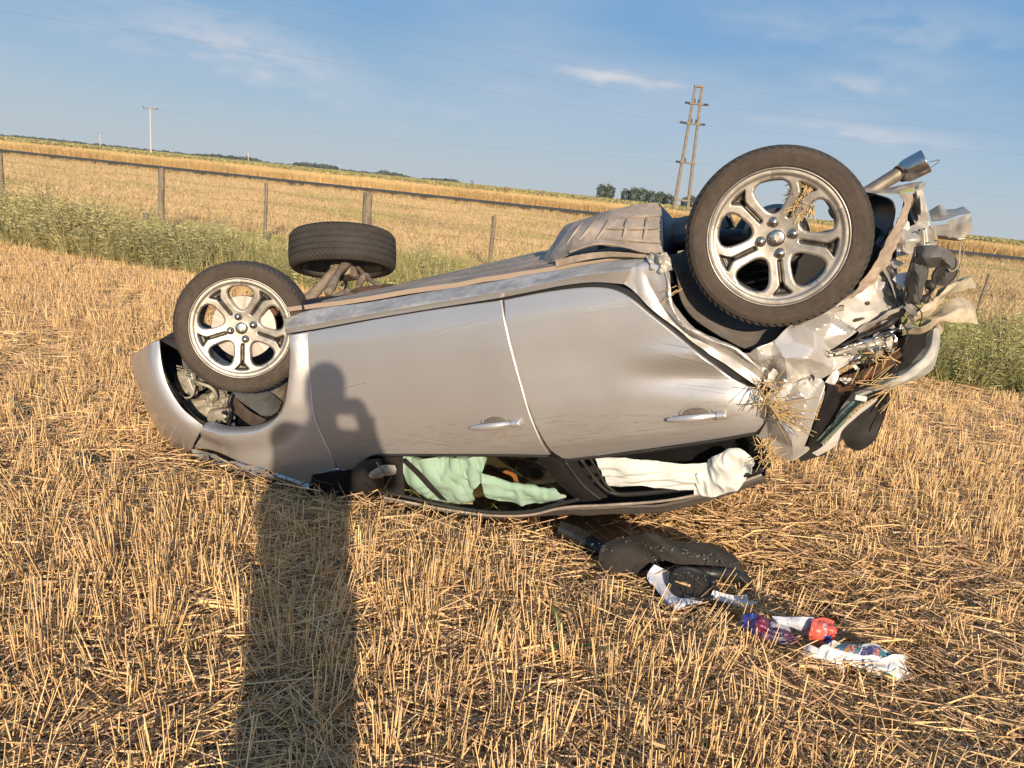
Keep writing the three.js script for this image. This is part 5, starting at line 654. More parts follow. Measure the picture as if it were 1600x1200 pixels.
  const weed = []; for (let v = 0; v < 7; v++) { const h = .34 + .40 * r(); weed.push(bladeSet(r, 250, i => { if (i < 14) { const a = r() * 6.283, q = .12 + .45 * r(); return { base: [.1 * (r() - .5), 0, .1 * (r() - .5)], dir: [Math.cos(a) * q, 1, Math.sin(a) * q], len: h * (.75 + .45 * r()), width: .004, bend: .1, color: [.24, .22, .11], round: true, seg: 2 }; } const a = r() * 6.283, y = h * (.12 + .95 * r()), rad = (.06 + .22 * (y / h)) * Math.sqrt(r()); return { base: [Math.cos(a) * rad, y, Math.sin(a) * rad], dir: [Math.cos(a) + .8 * (r() - .5), .9 * r() - .1, Math.sin(a) + .8 * (r() - .5)], len: .03 + .06 * r(), width: .003 + .005 * r(), bend: .2, color: y > h * .7 && r() < .3 ? [.36, .34, .19] : green(), leaf: true, seg: 2 }; })); }
  const grass = []; for (let v = 0; v < 5; v++) grass.push(bladeSet(r, 46, () => { const a = r() * 6.283, q = .1 + .5 * r(), rad = .12 * Math.sqrt(r()), k = r(); return { base: [Math.cos(a) * rad, 0, Math.sin(a) * rad], dir: [Math.cos(a) * q, 1, Math.sin(a) * q], len: .3 + .35 * r(), width: .0045, bend: .35 * r(), color: k < .35 ? [.48, .38, .18] : [.17 + .06 * k, .20 + .03 * k, .07], seg: 3 }; }));
  const wp = [], gp = []; for (let i = 0; i < 5200; i++) { const x = -17 + 34 * r(), d = r() ** 1.4 * (5.2 + .12 * x), a = r(), b = r(), c = r(), e = r(), z = edgeZ(x) - .15 - d; const n = fbm(x * .45, z * .45, 6, 3); const left = sstep(1.2, -1.5, x), right = sstep(2.5, 4.2, x); const dens = Math.max(left * (.95 - .14 * d), right * (.9 - .13 * d), .10); if (a > dens + n * .5) continue; const t = .8 + .4 * b; if (x > -4 && x < 0 ? c < .75 : c < .26) gp.push([x, -.02, z, b * 6.28, .7 + .5 * e, t, Math.floor(e * 997)]); else wp.push([x, -.02, z, b * 6.28, (.34 + .78 * e * e) * (1 - .05 * d) * (1 + .5 * n) * (x < 0 ? 1.05 : .95), x > 2 ? [t * (.92 + .2 * n), t * 1.02, t * .8] : [t * (1.2 + .25 * n), t * 1.16, t * 1.05], Math.floor(e * 997)]); }
  scatter('roadside_weeds', 'tangled grey green weeds along the edge of the stubble field', 'weeds', weed, leafMat, wp);
  scatter('green_grass', 'long green and yellow grass tufts among the weeds', 'grass', grass, leafMat, gp);
  // mown dry meadow up to the road
  const hay = []; for (let v = 0; v < 6; v++) hay.push(bladeSet(r, 60, i => { const a = r() * 6.283, rad = .3 * Math.sqrt(r()), up = i < 22, k = r(), s = .75 + .45 * r(); return { base: [Math.cos(a) * rad, 0, Math.sin(a) * rad], dir: [Math.cos(a * 3), up ? 1.6 : .35, Math.sin(a * 3)], len: up ? .10 + .13 * r() : .14 + .16 * r(), width: .006 + .004 * r(), bend: .3, color: [s * .50, s * mix(.375, .40, k), s * mix(.18, .22, k)], seg: 2 }; }));
  const hp = []; for (let i = 0; i < 30000; i++) { const d = 12 + 54 * r() ** 1.5, x = (r() - .5) * 2 * (d * .80 + 3), z = -d, a = r(), b = r(), c = r(); if (z > edgeZ(x) - 2.2 || z < roadZ(x) + 5.5) continue; const n = fbm(x * .16, z * .22, 2, 4), g = clamp(n * 2 - .05 + .4 * fbm(x * .7, z * .7, 1, 2)), t = .8 + .35 * b; hp.push([x, -.03, z, a * 6.28, (.75 + .5 * c) * (1 + d * .012), g > .75 ? [t * .82, t * .92, t * .72] : [t * mix(1.08, .78, g), t * mix(1.02, .72, g), t * mix(1.0, .74, g)], Math.floor(c * 997)]); }
  scatter('mown_meadow', 'mown dry meadow grass between fence and road', 'grass', hay, leafMat, hp);
  // tall dry grass beyond the road, crop behind it
  const tall = []; for (let v = 0; v < 6; v++) tall.push(bladeSet(r, 44, () => { const a = r() * 6.283, q = .05 + .22 * r(), rad = .35 * Math.sqrt(r()), s = .75 + .5 * r(); return { base: [Math.cos(a) * rad, 0, Math.sin(a) * rad], dir: [Math.cos(a) * q, 1, Math.sin(a) * q], len: .65 + .6 * r(), width: .016, bend: .15, color: [.62 * s, .435 * s, .19 * s], seg: 2 }; }));
  const tp = []; for (let i = 0; i < 40000; i++) { const x = -95 + 190 * r(), o = 6.0 + 30 * r() ** 1.8, a = r(), b = r(), c = r(), z = roadZ(x) - o; tp.push([x, -.03, z, a * 6.28, (.8 + .5 * b) * (1 + .25 * fbm(x * .12, z * .12, 3, 3)), .8 + .35 * c, Math.floor(c * 997)]); }
  for (let i = 0; i < 2500; i++) { const x = -80 + 160 * r(), z = roadZ(x) + 5.2 + 1.6 * r(), a = r(), b = r(); tp.push([x, -.03, z, a * 6.28, .25 + .2 * b, .9, Math.floor(a * 997)]); }
  scatter('tall_dry_grass', 'tall golden dry grass along the far side of the road', 'grass', tall, leafMat, tp);
  const cr = []; for (let v = 0; v < 5; v++) cr.push(bladeSet(r, 70, i => { const a = r() * 6.283, rad = 1.2 * Math.sqrt(r()), y = .7 + .6 * r(), k = r() < .12 && y > .9; const s = .7 + .5 * r(); return { base: [Math.cos(a) * rad, y, Math.sin(a) * rad], dir: [Math.cos(a * 2), .4 * (r() - .3), Math.sin(a * 2)], len: .22 + .2 * r(), width: .09, bend: .2, color: k ? [.52 * s, .42 * s, .12 * s] : [.27 * s, .245 * s, .10 * s], leaf: true, seg: 2 }; }));
  const kp = []; for (let i = 0; i < 15000; i++) { const d = 92 + 420 * r() ** 2.2, x = (r() - .5) * 2 * (d * .8), z = -d, a = r(), b = r(), c = r(); if (z > roadZ(x) - 33) continue; kp.push([x, -.03, z, a * 6.28, (.85 + .35 * b) * (1 + (d - 92) * .0022), .85 + .3 * c, Math.floor(c * 997)]); }
  scatter('yellowing_crop', 'yellowing green crop field reaching to the horizon', 'crop', cr, leafMat, kp);
}
// young maize plants in the stubble
{
  const r = rng(77), mats = [std(.10, .19, .05, .5), std(.13, .22, .07, .5)];
  const spots = [[-5.21,0.05,-8.744],[-2.662,0.05,-4.048],[0.269,0.05,-2.29],[-4.531,0.05,-8.646],[-3.023,0.05,-8.1],[0.685,0.05,-2.079],[-2.384,0,-4.796]];
  const hs = [.30, .17, .20, .16, .3, .16];
  for (let i = 0; i < 6; i++) {
    const p = spots[i]; const o = thing('maize_plant', ['tallest green maize plant with arching leaves near the weed strip', 'small green maize seedling in the open stubble beside the front bumper', 'slender green maize leaves in the stubble between the person\'s shadow and the magazine pages', 'low drooping maize plant right beside the tallest one', 'green maize plant seen through the spokes of the front wheel', 'dark green maize blades in the stubble near the magazine pages'][i], 'plant', [p[0], 0, p[2]], 'maize plants in the stubble');
    for (let k = 0; k < (i === 2 || i === 5 ? 3 : 5); k++) { const a = k * 2.4 + i, L = hs[i] * (.8 + .5 * r()), pts = []; for (let q = 0; q <= 6; q++) { const t = q / 6; pts.push([Math.cos(a) * L * .75 * t * t * (i === 3 ? 1.4 : 1), L * (t * 1.05 - .45 * t * t) + .02, Math.sin(a) * L * .75 * t * t]); }
      const sx = -Math.sin(a), sz = Math.cos(a), wd = t => .010 * Math.sin(Math.PI * (.15 + .84 * t)); part('leaf', loft([pts.map((p, q) => [p[0] + sx * wd(q / 6), p[1] + .004, p[2] + sz * wd(q / 6)]), pts, pts.map((p, q) => [p[0] - sx * wd(q / 6), p[1] + .004, p[2] - sz * wd(q / 6)])], { n: 10, m: 2, thick: .0008, conv: V }), mats[k % 2], o); }
  }
}


// ================================================================ fence
{
  const r = rng(9);
  const f = thing('wire_fence', 'sagging wire fence with weathered wooden posts behind the weeds', 'fence');
  // place along the line, height, radius, lean
  const posts = [[[-.594,-.056], 1.22, .05, .01], [[-.44,-.042], 1.27, .065, .02], [[-.324,-.062], 1.20, .035, 0], [[-.204,-.043], 1.22, .095, .04], [[-.044,-.06], 1.06, .045, 0], [[0.529,-.067], .98, .022, .14], [[0.153,-.064], 1.1, .05, 0], [[0.335,-.042], 1.1, .05, 0]];
  const at = az => { const t = Math.tan(az); const z = -14.6 / (1 + .2 * t); return [-t * z, z]; };
  const tops = [];
  for (const [[az], h, rad, lean] of posts) {
    const [x, z] = at(az); tops.push([x, z, h]);
    const g = new THREE.CylinderGeometry(rad * .92, rad, h + .1, 9, 8), p = g.attributes.position; for (let i = 0; i < p.count; i++) { const y = p.getY(i), k = 1 + .16 * fbm(p.getX(i) * 9 + x, y * 2, p.getZ(i) * 9, 2); p.setXYZ(i, p.getX(i) * k + lean * (y + h / 2) * .5 + .012 * noise(y * 3, x), y + (Math.abs(y) > h * .48 ? .02 * noise(p.getX(i) * 30, x) : 0), p.getZ(i) * k); } g.computeVertexNormals();
    const m = part('post', g, M.wood, f); m.position.set(x, h / 2 - .05, z);
  }
  tops.sort((a, b) => a[0] - b[0]); const ends = [[-40, -14.6 - 8, 1.2], ...tops, [40, -14.6 + 8, 1.2]];
  for (let k = 0; k < 5; k++) { const pts = []; for (let i = 0; i < ends.length; i++) { const [x, z] = ends[i], y = .18 + k * .225 + .03 * (r() - .5); pts.push([x, y, z + .05]); if (i < ends.length - 1) { const n = ends[i + 1]; pts.push([(x + n[0]) / 2, y - .03 - .04 * r(), (z + n[1]) / 2 + .05]); } } part('wire', tube(pts, .0018, { conv: V, n: 160, k: 4 }), M.wire, f); }
  // the broken post leaning in the weeds
  const b = [[-7.536,0.359,-15.372],[-6.817,-.121,-14.633]]; const bp = new THREE.Mesh(tube([b[0], [(b[0][0] + b[1][0]) / 2 + .02, (b[0][1] + b[1][1]) / 2, (b[0][2] + b[1][2]) / 2], b[1]], .055, { conv: V, n: 12, k: 8 }), M.wood); add(bp, 'broken_post'); tag(bp, 'broken wooden post leaning over in the weeds below the fence', 'post');
}
// ================================================================ power line
const pylonPos = [17.139,1.123,-90.618], PX = pylonPos[0], PZ = pylonPos[2];
{
  const o = thing('concrete_pylon', 'tall twin-legged concrete pylon with insulators beyond the road', 'pylon', [PX, 0, PZ]);
  const H = 14.6, leg = s => [[s * .82, 0, 0], [s * .36, H, 0]];
  for (const s of [-1, 1]) part('leg', tube(leg(s), t => mix(.21, .14, t), { conv: V, n: 4, k: 12, smooth: false }), M.concrete, o);
  const xa = y => mix(.82, .36, y / H);
  for (const [y, ov, hh] of [[2.35, .12, .2], [6.45, .22, .2], [10.65, .32, .16], [12.75, .34, .16], [H, .16, .24]]) part('crossbar', new RoundedBoxGeometry(2 * (xa(y) + ov), hh, .42, 2, .03).translate(0, y, 0), M.concrete, o);
  for (const [y, arm] of [[6.45, [-1.3]], [10.65, [-1.5, 1.3]], [12.75, [-1.25, 1.3]]]) for (const a of arm) { const s = Math.sign(a), x0 = s * (xa(y) + .2), x1 = a + PX * 0; const q = part('insulator', tube([[x0, y, 0], [x1 > 0 ? Math.max(x1, x0 + .5) : Math.min(x1, x0 - .5), y + .05, 0]], t => .05 + .10 * Math.abs(Math.sin(t * 11)), { conv: V, n: 30, k: 8, smooth: false }), M.wire, o); part('insulator', tube([[s * xa(y) * .5, y + .1, 0], [s * xa(y) * .5, y + .5, 0]], t => .05 + .05 * Math.abs(Math.sin(t * 9)), { conv: V, n: 12, k: 8, smooth: false }), M.wire, o); }
}
const poleDefs = [[[-69.624,1.459,-144.312], 9.4, 'nearest wooden T-shaped power pole beyond the dry grass'], [[-242.25,1.237,-443.235], 9.6, 'small distant power pole left of the nearest pole'], [[-199.885,1.017,-556.586], 9.2, 'distant pale power pole beside a low clump of trees'], [[-160.656,-1.366,-659.085], 8.6, 'very small distant power pole between two tree clumps'], [[-126.107,-.415,-783.039], 8.6, 'faintest distant power pole close to the reddish weeds']];
for (const [p, h, label] of poleDefs) {
  const k = h > 9.3 && p[2] > -200 ? 1 : 2.2, o = thing('power_pole', label, 'power pole', [p[0], 0, p[2]], 'power poles across the plain');
  part('pole', tube([[0, 0, 0], [0, h, 0]], t => mix(.17, .12, t) * (k > 1 ? 1.8 : 1), { conv: V, n: 2, k: 8, smooth: false }), std(.52, .49, .44, .9), o);
  const arm = part('crossarm', new RoundedBoxGeometry(2.7, .20 * k * .8, .16, 2, .02).translate(0, h - .2, 0), M.wood, o); for (const x of [-1.2, 0, 1.2]) part('insulator', new THREE.CylinderGeometry(.06, .08, .25, 8).translate(x, h, 0), M.wire, arm);
}
{
  const P = [PX, 0, PZ], a = poleDefs[0][0], wires = [
    [[-60, 9.3, -190], [a[0], 9.35, a[2]], [(a[0] + PX) / 2, 6.8, (a[2] + PZ) / 2], [PX - 1.3, 6.5, PZ], [PX + 45, 5.9, PZ + 6]],
    [[-62, 12.2, -66], [-25, 11.6, -76], [PX - 1.5, 10.7, PZ], [PX + 40, 10.4, PZ + 6]],
    [[-62, 15.2, -66], [-25, 14.2, -76], [PX - 1.25, 12.8, PZ], [PX + 40, 12.5, PZ + 6]],
    [[-62, 17.5, -66], [-25, 16, -76], [PX - .4, 14.7, PZ], [PX + 40, 14.3, PZ + 6]]];
  const lab = ['thin power cable from the nearest pole to the lowest insulator of the pylon', 'thin power cable strung to the middle insulators of the pylon', 'thin power cable strung to the upper insulators of the pylon', 'thin earth cable strung over the top of the pylon'];
  wires.forEach((w, i) => { const m = new THREE.Mesh(tube(w, .0045, { conv: V, n: 60, k: 4 }), M.wire); add(m, 'power_cable'); tag(m, lab[i], 'cable', 'power cables at the pylon'); });
}
// ================================================================ trees on the horizon
{
  const r = rng(31);
  const leafs = (n, rx, ry, rz, y0, size, c0) => bladeSet(r, n, i => { const u = r() * 2 - 1, a = r() * 6.283, q = Math.sqrt(1 - u * u), k = .55 + .45 * Math.cbrt(r()), lump = 1 + .35 * noise(q * Math.cos(a) * 2.3 + rx, u * 2.3, q * Math.sin(a) * 2.3); const s = .6 + .7 * r(); return { base: [q * Math.cos(a) * rx * k * lump, y0 + u * ry * k * lump, q * Math.sin(a) * rz * k * lump], dir: [r() - .5, r() - .2, r() - .5], len: size * (1 + r()), width: size * .55, bend: .3, color: [c0[0] * s, c0[1] * s, c0[2] * s], leaf: true, seg: 2 }; });
  const crownMat = vegMat(.9);
  const tree = (p, h, w, label, group, c0) => { const o = thing('tree', label, 'tree', [p[0], 0, p[2]], group); part('trunk', tube([[0, 0, 0], [.1 * w, h * .3, 0], [-.05 * w, h * .6, .1]], t => mix(.05, .02, t) * h * .5, { conv: V, n: 8, k: 7 }), M.wood, o); part('crown', leafs(900, w, h * .42, w * .9, h * .58, h * .05, c0), crownMat, o); return o; };
  const c0 = [.055, .075, .038];
  const row = [[27.43,1.393,-309.249],[30.638,1.912,-314.534],[36.642,2.066,-309.418],[39.363,2.138,-305.312],[43.411,2.473,-311.582],[46.898,2.356,-309.491],[51.097,2.228,-313.583],[53.653,2.54,-309.537],[62.444,2.441,-309.512],[66.732,2.761,-315.778],[61.96,2.216,-319.765]];
  const hh = [7.0, 7.2, 6.2, 7.0, 7.2, 6.4, 6.6, 6.0, 6.2, 6.5, 5.6], ww = [2.4, 2.3, 2.1, 2.2, 2.4, 2.0, 2.2, 1.9, 2.0, 2.2, 2];
  const treeLabels = ['outer tree of the dark pair standing apart from the row on the horizon', 'inner tree of the dark pair standing apart from the row on the horizon',
    ...['first', 'second', 'third', 'fourth', 'fifth', 'sixth'].map(n => `${n} dark bushy tree of the horizon row, counted from the separate pair towards the pylon`),
    'dark tree on the horizon showing between the pylon and the rear tyre', 'dark tree on the horizon half hidden by the rear tyre', 'low dark tree on the horizon behind the pylon legs'];
  row.forEach((p, i) => tree(p, hh[i], ww[i], treeLabels[i], i < 2 ? 'pair of trees at the end of the row' : i < 8 ? 'row of trees on the horizon' : 'trees behind the pylon', c0));
  // far hedges and clumps: one mass each
  const clump = []; for (let v = 0; v < 4; v++) clump.push(leafs(260, 6, 3.2, 4, 2.8, 1.2, [.075, .095, .075]));
  const ps = []; const hedge = (from, to, n, dist, s) => { for (let i = 0; i < n; i++) { const az = mix(from, to, (i + .6 * r()) / n), d = dist * (.95 + .1 * r()); ps.push([Math.sin(az) * d, 0, -Math.cos(az) * d, r() * 6.28, [s * (1 + .4 * r()), s * (.75 + .5 * r()), s], .8 + .4 * r(), Math.floor(r() * 99)]); } };
  hedge(-0.63, -0.152, 240, 1500, 1); hedge(-0.168, 0.11, 70, 1700, 0.8); hedge(-0.401, -0.336, 22, 900, 0.95); hedge(-0.29, -0.235, 16, 800, 0.95); hedge(-0.189, -0.165, 6, 760, 0.95); hedge(-0.135, -0.093, 10, 820, 0.8);
  scatter('far_woodland', 'dark line of far-off woods along the horizon', 'woods', clump, crownMat, ps);
  // tall dead weeds standing above the dry grass
  const wd = [[-6.574,1.452,-86.576],[-5.933,1.389,-88.622],[-5.072,1.405,-88.626],[-2.847,1.413,-86.567],[1.221,1.477,-86.583],[2.253,1.505,-88.652],[3.034,1.577,-90.731],[4.656,1.546,-86.6]];
  const hs = [2.0, 1.5, 1.3, 1.7, 1.7, 1.4, 1.3, 1.5];
  wd.forEach((p, i) => { const o = thing('dead_weed', ['tallest reddish thistle standing above the tall dry grass', 'reddish thistle right beside the tallest one beyond the road', 'shortest reddish thistle beyond the road, third from the tallest', 'bushy reddish thistle standing apart from the other three beyond the road', 'tallest thin dead stalk above the dry grass, first of three towards the trees', 'middle thin dead stalk of three above the dry grass', 'shortest thin dead stalk of three above the dry grass', 'single thin dead stalk above the dry grass close to the pair of trees'][i], 'weed', [p[0], 0, p[2]], i < 4 ? 'reddish thistles beyond the road' : 'thin stalks beyond the road'); part('stem', tube([[0, 0, 0], [.05, hs[i] * .5, 0], [0, hs[i], 0]], .02, { conv: V, n: 6, k: 4 }), M.wood, o); part('seed_heads', bladeSet(r, 60, () => { const y = hs[i] * (.55 + .5 * r()), a = r() * 6.28, q = .12 * r(); return { base: [Math.cos(a) * q, y, Math.sin(a) * q], dir: [Math.cos(a), .8, Math.sin(a)], len: .15 + .12 * r(), width: .028, bend: .2, color: i < 4 ? [.30, .13, .07] : [.26, .2, .12], leaf: true, seg: 2 }; }), leafMat, o); });
}


// ================================================================ debris in front of the car
const ground = { conv: V };
{
  const carpet = std(.034, .030, .026, .95, { bumpMap: crumb, bumpScale: .003, map: grime }), rubber = std(.022, .022, .022, .42, { map: grime, bumpMap: crumb, bumpScale: .0008 });
  const mat = new THREE.Mesh(loft([[[0.275,0.16,-3.143],[0.357,0.15,-3.118],[0.424,0.14,-3.065],[0.48,0.14,-3.016]], [[0.266,0.13,-3.113],[0.344,0.12,-3.076],[0.411,0.11,-3.025],[0.477,0.1,-2.988]], [[0.287,0.06,-3.162],[0.359,0.06,-3.115],[0.423,0.05,-3.087],[0.481,0.05,-3.016]]], { n: 24, m: 6, thick: .008, amp: .012, freq: 6, conv: V }), rubber); add(mat, 'rubber_strip'); tag(mat, 'bent black rubber strip at the upper end of the debris pile', 'rubber strip');
  const sh = thing('parcel_shelf', 'black carpeted parcel shelf, folded and sprinkled with green glass crumbs', 'parcel shelf');
  part('panel', loft([[[0.552,0.22,-2.951],[0.598,0.29,-2.843],[0.666,0.25,-2.878],[0.777,0.21,-2.94],[0.895,0.2,-2.981],[0.995,0.16,-2.978]], [[0.552,0.2,-2.933],[0.635,0.22,-2.887],[0.709,0.21,-2.855],[0.811,0.19,-2.895],[0.93,0.17,-2.938],[1.019,0.14,-2.925]], [[0.623,0.16,-2.959],[0.667,0.17,-2.88],[0.732,0.16,-2.869],[0.829,0.15,-2.887],[0.938,0.14,-2.896],[1.055,0.1,-2.914]]], { n: 40, m: 8, across: false, thick: .007, amp: .004, ridge: -.004, freq: 9, conv: V }), carpet, sh);
  part('flap', loft([[[0.429,0.19,-2.878],[0.495,0.21,-2.904],[0.564,0.2,-2.923],[0.651,0.17,-2.91]], [[0.421,0.16,-2.856],[0.491,0.19,-2.846],[0.572,0.18,-2.861],[0.647,0.14,-2.889]], [[0.428,0.1,-2.885],[0.487,0.11,-2.835],[0.568,0.1,-2.85],[0.64,0.09,-2.939]]], { n: 24, m: 7, thick: .012, amp: .006, freq: 6, conv: V }), carpet, sh);
  part('under_panel', loft([[[0.679,0.13,-2.95],[0.761,0.14,-2.937],[0.871,0.13,-2.946],[0.952,0.11,-2.934]], [[0.712,0.06,-2.989],[0.814,0.06,-3.011],[0.907,0.06,-2.997],[0.972,0.05,-2.973]]], { n: 20, m: 5, thick: .01, amp: .008, conv: V }), rubber, sh);
  const cloth = new THREE.Mesh(loft([[[0.64,0.16,-2.826],[0.695,0.13,-2.852],[0.754,0.1,-2.867],[0.83,0.08,-2.841]], [[0.619,0.14,-2.806],[0.677,0.11,-2.79],[0.746,0.09,-2.79],[0.84,0.08,-2.791]], [[0.606,0.13,-2.759],[0.652,0.12,-2.682],[0.704,0.11,-2.657],[0.839,0.1,-2.721]], [[0.646,0.11,-2.694],[0.673,0.1,-2.612],[0.717,0.11,-2.622],[0.857,0.09,-2.713]], [[0.677,0.09,-2.625],[0.695,0.1,-2.603],[0.745,0.1,-2.636],[0.876,0.08,-2.724]]], { n: 30, m: 7, thick: .003, ridge: .006, amp: .012, freq: 9, conv: V }), std(.60, .62, .68, .8)); add(cloth, 'white_sheet'); tag(cloth, 'crumpled white sheet lying under the round black speaker', 'sheet');
  const scrap = new THREE.Mesh(loft([[[0.86,0.13,-2.721],[0.941,0.11,-2.733],[1.005,0.11,-2.756]], [[0.852,0.11,-2.706],[0.937,0.1,-2.711],[1.003,0.1,-2.724]], [[0.923,0.09,-2.697],[0.983,0.09,-2.69],[1.05,0.09,-2.741]]], { n: 16, m: 5, thick: .003, ridge: .006, amp: .006, conv: V }), std(.62, .64, .66, .7)); add(scrap, 'white_scrap'); tag(scrap, 'small white plastic scrap beside the round speaker', 'scrap');
  // speaker: oval dish and moulded arm
  const c = [0.788,0.12,-2.764], sp = thing('speaker', 'round black plastic speaker housing lying on the white sheet', 'speaker', c);
  const dish = new THREE.LatheGeometry([[0, -.004], [.035, -.002], [.062, .004], [.074, .013], [.080, .017], [.088, .012], [.091, -.004], [.084, -.03], [.0, -.034]].map(p => new THREE.Vector2(...p)), 56);
  const d = part('dish', dish.scale(1.15, 1.1, 1.0), rubber, sp); d.rotation.set(.34, .2, -.12);
  part('cone', new THREE.LatheGeometry([[0, .006], [.02, .005], [.058, .003], [.066, .008], [.070, .003]].map(p => new THREE.Vector2(...p)), 40), carpet, d);
  const arm = [[0.812,0.14,-2.848],[0.886,0.14,-2.842],[0.99,0.12,-2.88],[1.042,0.1,-2.885],[1.033,0.08,-2.866]]; const am = part('arm', tube(arm.map(p => [p[0] - c[0], p[1] - c[1], p[2] - c[2]]), t => .026 * Math.sqrt(Math.sin(Math.PI * (.12 + .8 * t))), { conv: V, n: 26, k: 12 }), rubber, sp);
  // glass crumbs
  const r = rng(55), pos = []; const crumbs = []; const pts = [[0.58,0.225,-2.875],[0.69,0.225,-2.831],[0.559,0.12,-2.897],[0.847,0.19,-2.88],[0.73,0.215,-2.832],[0.45,0.2,-2.839],[0.663,0.17,-2.851],[0.451,0.08,-2.963],[0.531,0.06,-2.934],[0.646,0.05,-2.977],[0.933,0.165,-2.892],[0.808,0.14,-2.778],[1.159,0.03,-3.142],[1.162,0.03,-3.055],[0.875,0.03,-3.459],[0.931,0.03,-3.429],[1.138,0.03,-3.394],[0.358,0.05,-3.173],[1.07,0.03,-2.875],[0.637,0.225,-2.906]];
  for (let i = 0; i < 300; i++) { const b = pts[i % pts.length], s = .55; const g = new THREE.TetrahedronGeometry(.0025 + .005 * r() * r()); g.rotateX(r() * 6).rotateY(r() * 6); const on = b[1] > .1; g.translate(b[0] + (r() - .5) * (on ? .15 : .24), b[1] + (on ? .006 : .03 * r()), b[2] + (r() - .5) * (on ? .07 : .2)); crumbs.push(g); }
  const gc = new THREE.Mesh(merge(crumbs), M.shard); gc.userData.kind = 'stuff'; gc.userData.label = 'green crumbs of shattered safety glass over the debris'; gc.userData.category = 'glass'; add(gc, 'glass_crumbs');
  // flat bottle base under the window
  const lens = new THREE.Mesh(loft([[[-.309,0.06,-3.25],[-.259,0.07,-3.268],[-.194,0.06,-3.278]], [[-.319,0.05,-3.2],[-.251,0.06,-3.208],[-.177,0.05,-3.234]], [[-.29,0.03,-3.182],[-.239,0.04,-3.16],[-.186,0.03,-3.22]]], { n: 12, m: 4, thick: .006, conv: V }), M.shard); add(lens, 'glass_piece'); tag(lens, 'curved piece of greenish glass in the straw below the front window', 'glass');
  // dark trim in the stubble ahead of the bumper
  const tr = new THREE.Mesh(loft([[[-2.018,0.14,-3.415],[-1.967,0.13,-3.422],[-1.866,0.12,-3.338],[-1.77,0.1,-3.252],[-1.695,0.06,-3.201]], [[-2.055,0.08,-3.444],[-1.985,0.08,-3.429],[-1.89,0.07,-3.345],[-1.796,0.05,-3.26],[-1.714,0.02,-3.202]]], { n: 26, m: 5, thick: .006, ridge: .010, amp: .012, freq: 8, conv: V }), std(.06, .062, .066, .5, { map: grime })); add(tr, 'torn_plastic_trim'); tag(tr, 'torn dark plastic trim lying in the stubble in front of the bumper', 'trim');
  for (const [g, lab] of [[[[2.11,0.1,-4.411],[2.137,0.12,-4.431],[2.172,0.1,-4.428],[2.199,0.06,-4.454]], 'small torn rag of dark plastic hanging in the straw behind the car'], [[[-1.275,0.04,-3.21],[-1.251,0.05,-3.252],[-1.219,0.03,-3.248]], 'small pale plastic fragment below the bonnet edge'], [[[-.162,0.05,-3.474],[-.139,0.06,-3.488],[-.113,0.04,-3.494]], 'tiny dark plastic crumb in straw by the side window']]) { const m = new THREE.Mesh(loft([g, g.map(p => [p[0] + .012, p[1] - .03, p[2] + .03])], { n: 10, m: 4, thick: .003, ridge: .008, freq: 20, conv: V }), lab.includes('pale') ? M.sheet : M.greyPlastic); add(m, 'plastic_fragment'); tag(m, lab, 'fragment'); }
}
